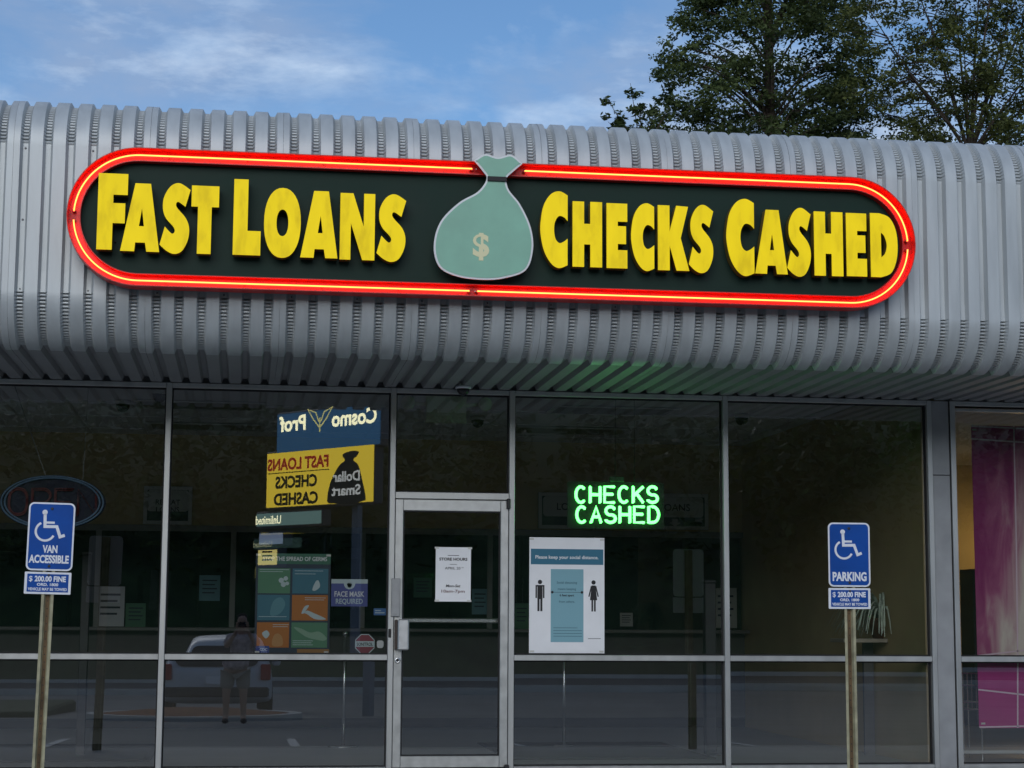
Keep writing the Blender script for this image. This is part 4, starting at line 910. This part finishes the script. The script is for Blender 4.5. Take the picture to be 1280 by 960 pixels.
for k in range(110):
    q = rng.uniform(0, 2 * PI); L = rng.uniform(0.25, 0.55); up = rng.uniform(0.10, 0.30); n = 7; V = []; F = []; dx, dy = math.cos(q), math.sin(q)
    for i in range(n):
        t = i / (n - 1); r_ = L * t; z = 0.17 + up * math.sin(t * 2.6) * 1.1 - 0.22 * t * t; wd = 0.018 * (1 - t * 0.85)
        V += [(dx * r_ - dy * wd, dy * r_ + dx * wd, z), (dx * r_ + dy * wd, dy * r_ - dx * wd, z)]
    for i in range(n - 1): F.append((2 * i, 2 * i + 1, 2 * i + 3, 2 * i + 2))
    MB().add(V, F).build('leaf', LFP, e)

# ------------------------------------------------------------------ neighbouring shop
MAG = bpy.data.materials.new('magenta_print'); MAG.use_nodes = True
t = MAG.node_tree; b = t.nodes['Principled BSDF']; b.inputs['Roughness'].default_value = 0.5
c_ = t.nodes.new('ShaderNodeTexCoord'); m_ = t.nodes.new('ShaderNodeMapping'); m_.inputs['Rotation'].default_value = (0, 0, -0.55); m_.inputs['Scale'].default_value = (2.6, 0.55, 1)
wv = t.nodes.new('ShaderNodeTexNoise'); wv.inputs['Scale'].default_value = 2.2; wv.inputs['Detail'].default_value = 7; wv.inputs['Distortion'].default_value = 0.9; wv.inputs['Roughness'].default_value = 0.55
gx = t.nodes.new('ShaderNodeSeparateXYZ'); t.links.new(c_.outputs['Object'], gx.inputs[0])
k1 = t.nodes.new('ShaderNodeMath'); k1.operation = 'MULTIPLY_ADD'; k1.inputs[1].default_value = 0.85; k1.inputs[2].default_value = -0.06      # paler towards the right edge
k2 = t.nodes.new('ShaderNodeMath'); k2.operation = 'MULTIPLY_ADD'; k2.inputs[1].default_value = -0.22; k2.inputs[2].default_value = 0.32     # and lower down
k3 = t.nodes.new('ShaderNodeMath'); k4 = t.nodes.new('ShaderNodeMath')
t.links.new(gx.outputs[0], k1.inputs[0]); t.links.new(gx.outputs[1], k2.inputs[0]); t.links.new(k1.outputs[0], k3.inputs[0]); t.links.new(k2.outputs[0], k3.inputs[1])
t.links.new(k3.outputs[0], k4.inputs[0])
r_ = t.nodes.new('ShaderNodeValToRGB'); r_.color_ramp.elements[0].position = 0.42; r_.color_ramp.elements[0].color = (0.30, 0.015, 0.15, 1); r_.color_ramp.elements[1].position = 1.0; r_.color_ramp.elements[1].color = (0.85, 0.74, 0.66, 1)
el = r_.color_ramp.elements.new(0.60); el.color = (0.46, 0.11, 0.25, 1); el = r_.color_ramp.elements.new(0.78); el.color = (0.66, 0.40, 0.44, 1)
t.links.new(c_.outputs['Object'], m_.inputs[0]); t.links.new(m_.outputs[0], wv.inputs['Vector']); t.links.new(wv.outputs[0], k4.inputs[1]); t.links.new(k4.outputs[0], r_.inputs[0]); t.links.new(r_.outputs[0], b.inputs['Base Color'])
MAGP = mat('magenta_plain', (0.48, 0.020, 0.22), 0.5, 0, 0.08, 3); PINKW = mat('pink_white_line', (0.88, 0.68, 0.78), 0.5)
e, W, H = flat('hair_poster', (1219, 533, 1345, 910), 0.14, 'tall magenta poster of flowing pale hair with white grid lines, right shop window', 'poster', MAGP, 0.004)
patch(e, W, H, (0.0, 0.045, 1, 0.765), MAG, 0.0008, 'hair_picture')
def pl(pts): MB().ribbon([(W * x, H * (1 - y)) for x, y in pts], 0.013, 0.0012, 0.0018).build('grid_line', PINKW, e)
pl([(0, 0.003), (1, 0.012)]); pl([(0, 0.046), (1, 0.062)]); pl([(0, 0.765), (0.5, 0.745), (1, 0.735)]); pl([(0, 0.875), (0.45, 0.892), (1, 0.91)]); pl([(0, 0.997), (1, 0.99)])
pl([(0.425, 0.0), (0.415, 0.4), (0.395, 0.78), (0.375, 1.0)]); pl([(0.86, 0.0), (0.84, 0.5), (0.80, 1.0)])
# warm lamp inside the neighbour
lp = empty('pendant_lamp', (9.95, 6.9, IZ - 0.001), label='warm lit pendant lamp deep inside the neighbouring shop', cat='lamp')
MB().tube([(0, 0, 0), (0, 0, -0.75)], 0.008, 8).build('cord', BLACK, lp)
MB().lathe([(0.03, -0.75), (0.06, -0.78), (0.24, -0.95), (0.245, -0.955)], (0, 0, 0), 20).build('lamp_shade', mat('shade_brown', (0.10, 0.06, 0.03), 0.6), lp, True)
MB().lathe([(0.03, -0.96), (0.12, -1.02), (0.14, -1.10), (0.10, -1.19), (0.03, -1.22)], (0, 0, 0), 20).build('lamp_globe', mat('warm_globe', (0.9, 0.8, 0.6), 0.4, emit=(1.0, 0.66, 0.26), estr=15.0), lp, True)
# wire basket and display table
e = empty('wire_basket', (on_y(1204, 890, 0.6).x, 0.6, 0), label='wire basket rack standing inside the right shop window', cat='basket')
mb = MB(); z0, z1 = on_y(1210, 887, 0.6).z, on_y(1210, 842, 0.6).z; W = on_y(1226, 860, 0.6).x - e.location.x
for k in range(4): z = z0 + (z1 - z0) * (0, .2, .66, 1)[k]; mb.tube([(0, 0, z), (W, 0, z), (W, .3, z), (0, .3, z)], 0.004, 6, True)
for k in range(5): mb.tube([(W * k / 4, 0, z0), (W * k / 4, 0, z1)], 0.003, 6); mb.tube([(W * k / 4, .3, z0), (W * k / 4, .3, z1)], 0.003, 6)
mb.build('wire_cage', STEEL, e)
for x in (0.0, W):
    for y in (0.0, 0.3): MB().tube([(x, y, 0), (x, y, z0)], 0.006, 8).build('leg', STEEL, e)
e = empty('display_table', (6.15, 0.5, 0), label='low white display table inside the right shop window', cat='table')
zt = on_y(1230, 938, 0.5).z
MB().bbox((0, 0, zt - 0.03), (1.5, 0.45, zt), 0.005).build('table_top', BRD, e)
for x in (0.05, 1.45):
    for y in (0.05, 0.40): MB().box((x - 0.02, y - 0.02, 0), (x + 0.02, y + 0.02, zt - 0.031)).build('leg', BRD, e)
e = empty('shelf_unit', (8.6, 5.9, 0), label='dark shelving unit with boxes deep inside the right shop', cat='shelf')
MB().box((0, 0.36, 0), (2.0, 0.40, 1.85)).build('back_panel', DKP, e)
for z in (0.1, 0.55, 1.0, 1.45): MB().box((0.03, 0, z), (1.97, 0.359, z + 0.03)).build('shelf_board', DKP, e)
for x in (0.0, 1.971): MB().box((x, 0, 0), (x + 0.029, 0.359, 1.85)).build('side_panel', DKP, e)

# ------------------------------------------------------------------ across the car park (seen only mirrored in the glass)
def mirror(x, y, depth): p = on_y(x, y, depth); return Vector((p.x, -depth, p.z))     # photo pixel of a reflection -> real point
Lf, Rt = mirror(333, 600, 22.2), mirror(466, 600, 19.7); tv = Vector((Rt.x - Lf.x, Rt.y - Lf.y, 0)); ang = math.atan2(tv.y, tv.x); Wy = tv.length
pyl = empty('pylon_sign', (Rt.x, Rt.y, ground_z(Rt.y)), (PI / 2, 0, ang + PI), label='tall roadside sign with lit yellow and blue cabinets, mirrored in the second pane', cat='sign')
gz = ground_z(Rt.y)
def zf(y, d=21.0): return on_y(400, y, d).z - gz
LITY = mat('lit_yellow_face', (0.6, 0.45, 0.03), 0.4, emit=(1.0, 0.70, 0.05), estr=0.85); LITB = mat('lit_blue_face', (0.02, 0.08, 0.16), 0.4, emit=(0.05, 0.20, 0.42), estr=0.35)
LITW = mat('lit_white_letters', (0.8, 0.8, 0.6), 0.4, emit=(1.0, 0.92, 0.55), estr=1.9); CABM = mat('cabinet_metal', (0.10, 0.10, 0.11), 0.5, 0.4)
LITG = mat('lit_teal_face', (0.05, 0.12, 0.12), 0.4, emit=(0.13, 0.22, 0.20), estr=0.9); REDI = mat('red_sign_ink', (0.35, 0.02, 0.015), 0.5, emit=(0.5, 0.02, 0.01), estr=0.5)
GREYI = mat('grey_sign_ink', (0.5, 0.5, 0.5), 0.5, emit=(0.6, 0.6, 0.55), estr=0.9)
def cab(x0, x1, ya, yb, m, name='cabinet'):
    c0 = MB().bbox((x0, zf(yb), -0.22), (x1, zf(ya), 0.0), 0.02).build(name, CABM, pyl)
    MB().box((x0 + 0.04, zf(yb) + 0.04, 0.0), (x1 - 0.04, zf(ya) - 0.04, 0.012)).build('face_panel', m, c0); return c0
pxm = Wy / 133.0                          # metres along the sign per photo pixel
X_ = lambda x: (466 - x) * pxm            # photo x -> local x (mirrored)
cb = cab(X_(473), X_(345), 513, 566, LITB)
zb = (zf(516) + zf(548)) / 2 - 0.08
text(cb, 'Cosmo', X_(441), zb, 0.30, LITW, 0.016, width=(467 - 414) * pxm, bold=0.03); text(cb, 'Prof', X_(366), zb, 0.30, LITW, 0.016, width=(383 - 350) * pxm, bold=0.03)
lf = MB()
for s in (-1, 1): lf.ribbon([(X_(400) + s * 0.02, zb + 0.02), (X_(400) + s * 0.18, zb + 0.16), (X_(400) + s * 0.36, zb + 0.38), (X_(400) + s * 0.12, zb + 0.30), (X_(400) + s * 0.03, zb + 0.12)], 0.025, 0.014, 0.018)
lf.ribbon([(X_(400), zb - 0.08), (X_(400), zb + 0.2)], 0.025, 0.014, 0.018); lf.build('leaf_emblem', mat('lit_gold', (0.4, 0.3, 0.1), 0.4, emit=(0.5, 0.45, 0.15), estr=1.5), cb)
cb = cab(X_(466), X_(333), 561, 634, LITY)
y_ = lambda f: zf(634) + (zf(561) - zf(634)) * (1 - f); H_ = zf(561) - zf(634)
text(cb, 'FAST LOANS', X_(373.5), y_(0.33), H_ * 0.20, REDI, 0.016, width=76 * pxm, bold=0.035)
MB().box((X_(412), y_(0.39), 0.012), (X_(336), y_(0.375), 0.016)).build('underline', BLACK, cb)
text(cb, 'CHECKS', X_(372), y_(0.64), H_ * 0.20, BLACK, 0.016, width=52 * pxm, bold=0.04); text(cb, 'CASHED', X_(372), y_(0.93), H_ * 0.20, BLACK, 0.016, width=55 * pxm, bold=0.04)
bag = smooth_closed([(X_(x), y_(f)) for x, f in ((447, .13), (438, .11), (428, .16), (431, .26), (424, .34), (414, .62), (411, .92), (420, .96), (436, .99), (452, .95), (456, .90), (452, .62), (447, .36), (441, .26), (445, .20))], (), 5)
obj('bag_emblem', curve_mesh([bag], 0.004, mat('sign_charcoal', (0.03, 0.03, 0.03), 0.5)), cb, (0, 0, 0.015))
text(cb, 'Dollar', X_(433), y_(0.60), H_ * 0.17, GREYI, 0.019, width=32 * pxm, bold=0.025); text(cb, 'Smart', X_(433), y_(0.83), H_ * 0.17, GREYI, 0.019, width=34 * pxm, bold=0.025)
cb = cab(X_(405), X_(321), 636, 657, LITG); text(cb, 'Unlimited', X_(338), zf(652), 0.17, LITW, 0.016, width=32 * pxm, bold=0.01)
cb = cab(X_(358), X_(325), 661, 680, mat('lit_pale_blue', (0.2, 0.25, 0.35), 0.4, emit=(0.30, 0.36, 0.50), estr=0.55))
cb = cab(X_(351), X_(324), 682, 706, mat('lit_pale_yellow', (0.5, 0.42, 0.15), 0.4, emit=(0.85, 0.68, 0.22), estr=0.9))
for k in range(3): MB().box((X_(348) + 0.1, zf(688 + 5 * k), 0.012), (X_(327) - 0.1, zf(686 + 5 * k), 0.016)).build('print', BLACK, cb)
for x in (432,): MB().bbox((X_(x) - 0.08, -0.3, -0.36), (X_(x) + 0.08, zf(519), -0.225), 0.01).build('pole', mat('pylon_pole', (0.24, 0.26, 0.30), 0.5, 0.2), pyl)

# planted island
ic = Vector((-0.9, -18.2, ground_z(-18.2)))
isl = empty('planted_island', ic, label='kerbed island of orange mulch mirrored low in the left panes', cat='island')
ring = [(1.9 * math.cos(2 * PI * k / 40), 1.5 * math.sin(2 * PI * k / 40)) for k in range(40)]
kr = MB(); n = 40; inn = [(x * 0.90, y * 0.90) for x, y in ring]
kr.add([(*p, -0.2) for p in ring] + [(*p, 0.12) for p in ring] + [(*p, 0.12) for p in inn] + [(*p, -0.2) for p in inn], [q for i in range(n) for q in ((i, (i + 1) % n, n + (i + 1) % n, n + i), (n + i, n + (i + 1) % n, 2 * n + (i + 1) % n, 2 * n + i), (2 * n + i, 2 * n + (i + 1) % n, 3 * n + (i + 1) % n, 3 * n + i))])
kr.build('kerb_ring', CONC, isl); mm = MB(); V = [(0, 0, 0.22)]
for k, f in ((0.17, 0.55), (0.10, 0.895)):
    for x, y in ring: V.append((x * f, y * f, k + 0.02 * math.sin(9 * x + 7 * y)))
Fm = [(0, 1 + i, 1 + (i + 1) % n) for i in range(n)] + [(1 + i, 1 + n + i, 1 + n + (i + 1) % n, 1 + (i + 1) % n) for i in range(n)]
mm.add(V, Fm).build('mulch_bed', MULCH, isl, True)

# parked car, rear towards the shop
CARP = mat('silver_car_paint', (0.62, 0.65, 0.70), 0.3, 0.1); CARG = mat('car_glass', (0.012, 0.014, 0.018), 0.08); TYRE = mat('tyre', (0.015, 0.015, 0.016), 0.8); RIM = mat('rim', (0.45, 0.46, 0.48), 0.3, 0.8); TAIL = mat('tail_light', (0.35, 0.012, 0.02), 0.2); PLAS = mat('bumper_plastic', (0.03, 0.03, 0.033), 0.6)
cp = mirror(284, 850, 21.6); car = empty('parked_car', (cp.x, -21.6, ground_z(-23.5)), label='silver hatchback parked with its rear to the shop, mirrored in the left panes', cat='car')
# stations: (y from rear going away, bottom, belt, roof, half width low, half width belt, half width roof)
st = [(0.00, 0.50, 0.92, 0.96, 0.78, 0.76, 0.66), (-0.10, 0.34, 0.98, 1.10, 0.86, 0.84, 0.70), (-0.38, 0.26, 1.02, 1.50, 0.90, 0.88, 0.66), (-0.65, 0.24, 1.03, 1.58, 0.91, 0.89, 0.66), (-1.5, 0.22, 1.02, 1.64, 0.91, 0.89, 0.67), (-2.4, 0.22, 1.00, 1.58, 0.91, 0.89, 0.65), (-3.1, 0.22, 0.98, 1.10, 0.91, 0.88, 0.70), (-3.9, 0.26, 0.90, 0.94, 0.89, 0.84, 0.66), (-4.3, 0.36, 0.72, 0.76, 0.80, 0.76, 0.60)]
V = []; F = []; m = 12
for (y, b0, bl_, rf, wl, wb, wr_) in st:
    half = [(0, b0), (wl * 0.92, b0), (wl, b0 + 0.10), (wb + 0.01, (b0 + bl_) / 2), (wb, bl_), (wr_ + 0.03, rf - 0.06), (wr_ * 0.85, rf - 0.005), (0, rf + 0.02)]
    ringc = half + [(-x, z) for x, z in half[::-1][1:-1]]
    m = len(ringc); V += [(x, y, z) for x, z in ringc]
for j in range(len(st) - 1):
    for i in range(m): k = (i + 1) % m; F.append((j * m + i, j * m + k, (j + 1) * m + k, (j + 1) * m + i))
F += [tuple(range(m))[::-1], tuple(range((len(st) - 1) * m, len(st) * m))]
bo = MB().add(V, F).build('body', CARP, car, True); md = bo.modifiers.new('smooth', 'SUBSURF'); md.levels = md.render_levels = 2
rw = obj('rear_window', curve_mesh([rrect(-0.66, 0.0, 0.66, 0.50, 0.16)], 0.03, CARG), car, (0, 0.0, 1.02)); rw.rotation_euler = (math.radians(90 - 38), 0, PI)
for s in (-1, 1):
    V = [(s * 0.888, -0.75, 1.06), (s * 0.888, -2.7, 1.04), (s * 0.72, -2.25, 1.50), (s * 0.72, -0.85, 1.50)]; V += [(x - s * 0.03, y, z) for x, y, z in V]
    MB().add(V, [(0, 1, 2, 3), (7, 6, 5, 4), (0, 4, 5, 1), (1, 5, 6, 2), (2, 6, 7, 3), (3, 7, 4, 0)]).build('side_window', CARG, car)
    MB().bbox((s * 0.79 - 0.09, -0.14, 0.74), (s * 0.79 + 0.07, 0.035, 1.06), 0.02).build('tail_light', TAIL, car)
    for y in (-0.85, -3.45):
        wh = MB().lathe([(0.20, -0.10), (0.31, -0.11), (0.33, -0.08), (0.33, 0.08), (0.31, 0.11), (0.20, 0.10)], (s * 0.80, y, 0.335), 24, 'X').build('wheel', TYRE, car, True)
        MB().lathe([(0.205, -0.09), (0.19, 0.115 * s), (0.05, 0.12 * s)], (s * 0.80, y, 0.335), 18, 'X').build('rim', RIM, wh, True)
    MB().bbox((s * 0.99 - 0.07, -2.55, 0.98), (s * 0.99 + 0.07, -2.42, 1.14), 0.03).build('door_mirror', CARP, car)
MB().bbox((-0.84, -0.12, 0.40), (0.84, 0.055, 0.60), 0.03).build('bumper', PLAS, car); MB().box((-0.16, 0.045, 0.66), (0.16, 0.052, 0.82)).build('number_plate', REFLW, car)

# ------------------------------------------------------------------ the person taking the picture (mirrored in the glass)
gp = ground_z(-15.6)
per = empty('person', (0.0, -15.62, gp), label='person in checked shirt and shorts holding up a phone, mirrored faintly in the glass', cat='person')
def skin(name, verts, edges, radii, m, sub=2, parent=per):
    me = bpy.data.meshes.new(name); me.from_pydata(verts, edges, []); me.update(); o = bpy.data.objects.new(name, me); COL.objects.link(o)
    s = o.modifiers.new('skin', 'SKIN'); s.use_smooth_shade = True; sb = o.modifiers.new('sub', 'SUBSURF'); sb.levels = sb.render_levels = sub
    for i, r in enumerate(radii): me.skin_vertices[0].data[i].radius = (r, r) if not isinstance(r, tuple) else r
    me.skin_vertices[0].data[0].use_root = True
    dg = bpy.context.evaluated_depsgraph_get(); dg.update(); m2 = bpy.data.meshes.new_from_object(o.evaluated_get(dg)); bpy.data.objects.remove(o)
    m2.name = name; m2.materials.clear(); m2.materials.append(m); m2.polygons.foreach_set('use_smooth', [True] * len(m2.polygons))
    return obj(name, m2, parent)
SKIN = mat('skin', (0.42, 0.25, 0.18), 0.55); SHIRT = mat('checked_shirt', (0.44, 0.36, 0.38), 0.85, 0, 0.5, 14); SHORT = mat('khaki_shorts', (0.30, 0.28, 0.24), 0.85); HAIR = mat('hair', (0.03, 0.022, 0.018), 0.7); SHOE = mat('shoes', (0.05, 0.045, 0.05), 0.7)
PHZ = CAM.z - gp                          # phone height above the feet
bv = [(0, 0, .98), (0, -.01, 1.2), (0, -.01, 1.42), (0, 0, 1.50), (0, .02, 1.60), (0, .03, 1.70), (0, .02, 1.78)]; be = [(0, 1), (1, 2), (2, 3), (3, 4), (4, 5), (5, 6)]; br = [.10, .10, .10, .055, .075, .09, .06]
for s in (-1, 1):
    n0 = len(bv); bv += [(s * .18, 0, 1.42), (s * .25, .13, 1.27), (s * .12, .33, 1.47), (s * .075, .38, PHZ - .10)]; be += [(2, n0), (n0, n0 + 1), (n0 + 1, n0 + 2), (n0 + 2, n0 + 3)]; br += [.062, .048, .034, .028]
    n1 = len(bv); bv += [(s * .10, 0, .90), (s * .115, .02, .50), (s * .12, -.01, .12), (s * .125, .10, .05)]; be += [(0, n1), (n1, n1 + 1), (n1 + 1, n1 + 2), (n1 + 2, n1 + 3)]; br += [.085, .058, .042, .038]
body = skin('body', bv, be, br, SKIN)
for s in (-1, 1):                          # hands: palm plus five curled fingers round the phone's edges
    px_ = s * .070; hv = [(px_ + s * .012, .385, PHZ - .10), (px_ + s * .012, .395, PHZ - .03)]; he = [(0, 1)]; hr = [.026, .030]
    for k in range(4):
        z = PHZ - .045 + k * .020; n0 = len(hv); hv += [(px_ + s * .016, .425 + .002 * k, z), (px_ + s * .004, .447, z + .004), (px_ - s * .012, .447, z + .006)]; he += [(1, n0), (n0, n0 + 1), (n0 + 1, n0 + 2)]; hr += [.0095, .0085, .0075]
    n0 = len(hv); hv += [(px_ + s * .004, .405, PHZ - .06), (px_ - s * .022, .412, PHZ - .035)]; he += [(0, n0), (n0, n0 + 1)]; hr += [.010, .008]
    skin('hand', hv, he, hr, SKIN, 1)
sv = [(0, 0, .84), (0, -.01, 1.10), (0, -.01, 1.30), (0, -.01, 1.43)]; se = [(0, 1), (1, 2), (2, 3)]; sr = [(.21, .175), (.20, .165), (.20, .16), (.14, .11)]
for s in (-1, 1): n0 = len(sv); sv += [(s * .18, 0, 1.42), (s * .245, .10, 1.30)]; se += [(3, n0), (n0, n0 + 1)]; sr += [.085, .075]
skin('shirt', sv, se, sr, SHIRT)
hv = [(0, 0, .95)]; he = []; hr = [(.185, .14)]
for s in (-1, 1): n0 = len(hv); hv += [(s * .10, 0, .84), (s * .115, .02, .55)]; he += [(0, n0), (n0, n0 + 1)]; hr += [.115, .10]
skin('shorts', hv, he, hr, SHORT)
skin('hair', [(0, -.01, 1.70), (0, 0, 1.78), (0, -.03, 1.73)], [(0, 1), (1, 2)], [.095, .085, .09], HAIR)
for s in (-1, 1): MB().bbox((s * .125 - .045, -.08, 0.0), (s * .125 + .045, .19, .085), 0.03).build('shoe', SHOE, per, True)
fz = MB(); fz.tube([(0, .115, 1.655), (0, .135, 1.63)], [.012, .016], 8); fz.build('nose', SKIN, per, True)
for s in (-1, 1):
    MB().lathe([(0.012, 0.0), (0.008, 0.008)], (s * .034, .107, 1.665), 8, 'Y').build('eye', BLACK, per); MB().lathe([(0.020, -.008), (0.022, .008)], (s * .094, .02, 1.65), 10, 'X').build('ear', SKIN, per, True)
MB().box((-.028, .098, 1.588), (.028, .108, 1.597)).build('mouth', mat('lips', (0.28, 0.10, 0.09), 0.5), per)
ph = empty('phone', (0.0, CAM.y - 0.035, CAM.z - 0.06), label='dark phone held upright in front of the person, mirrored in the glass', cat='phone')
MB().bbox((-.072, -.004, -.0), (.072, .004, .075), 0.003).build('case', mat('phone_case', (0.02, 0.02, 0.025), 0.3), ph)
MB().lathe([(0.008, .004), (0.008, .006)], (0.05, 0, .058), 12, 'Y').build('lens', STEEL, ph)
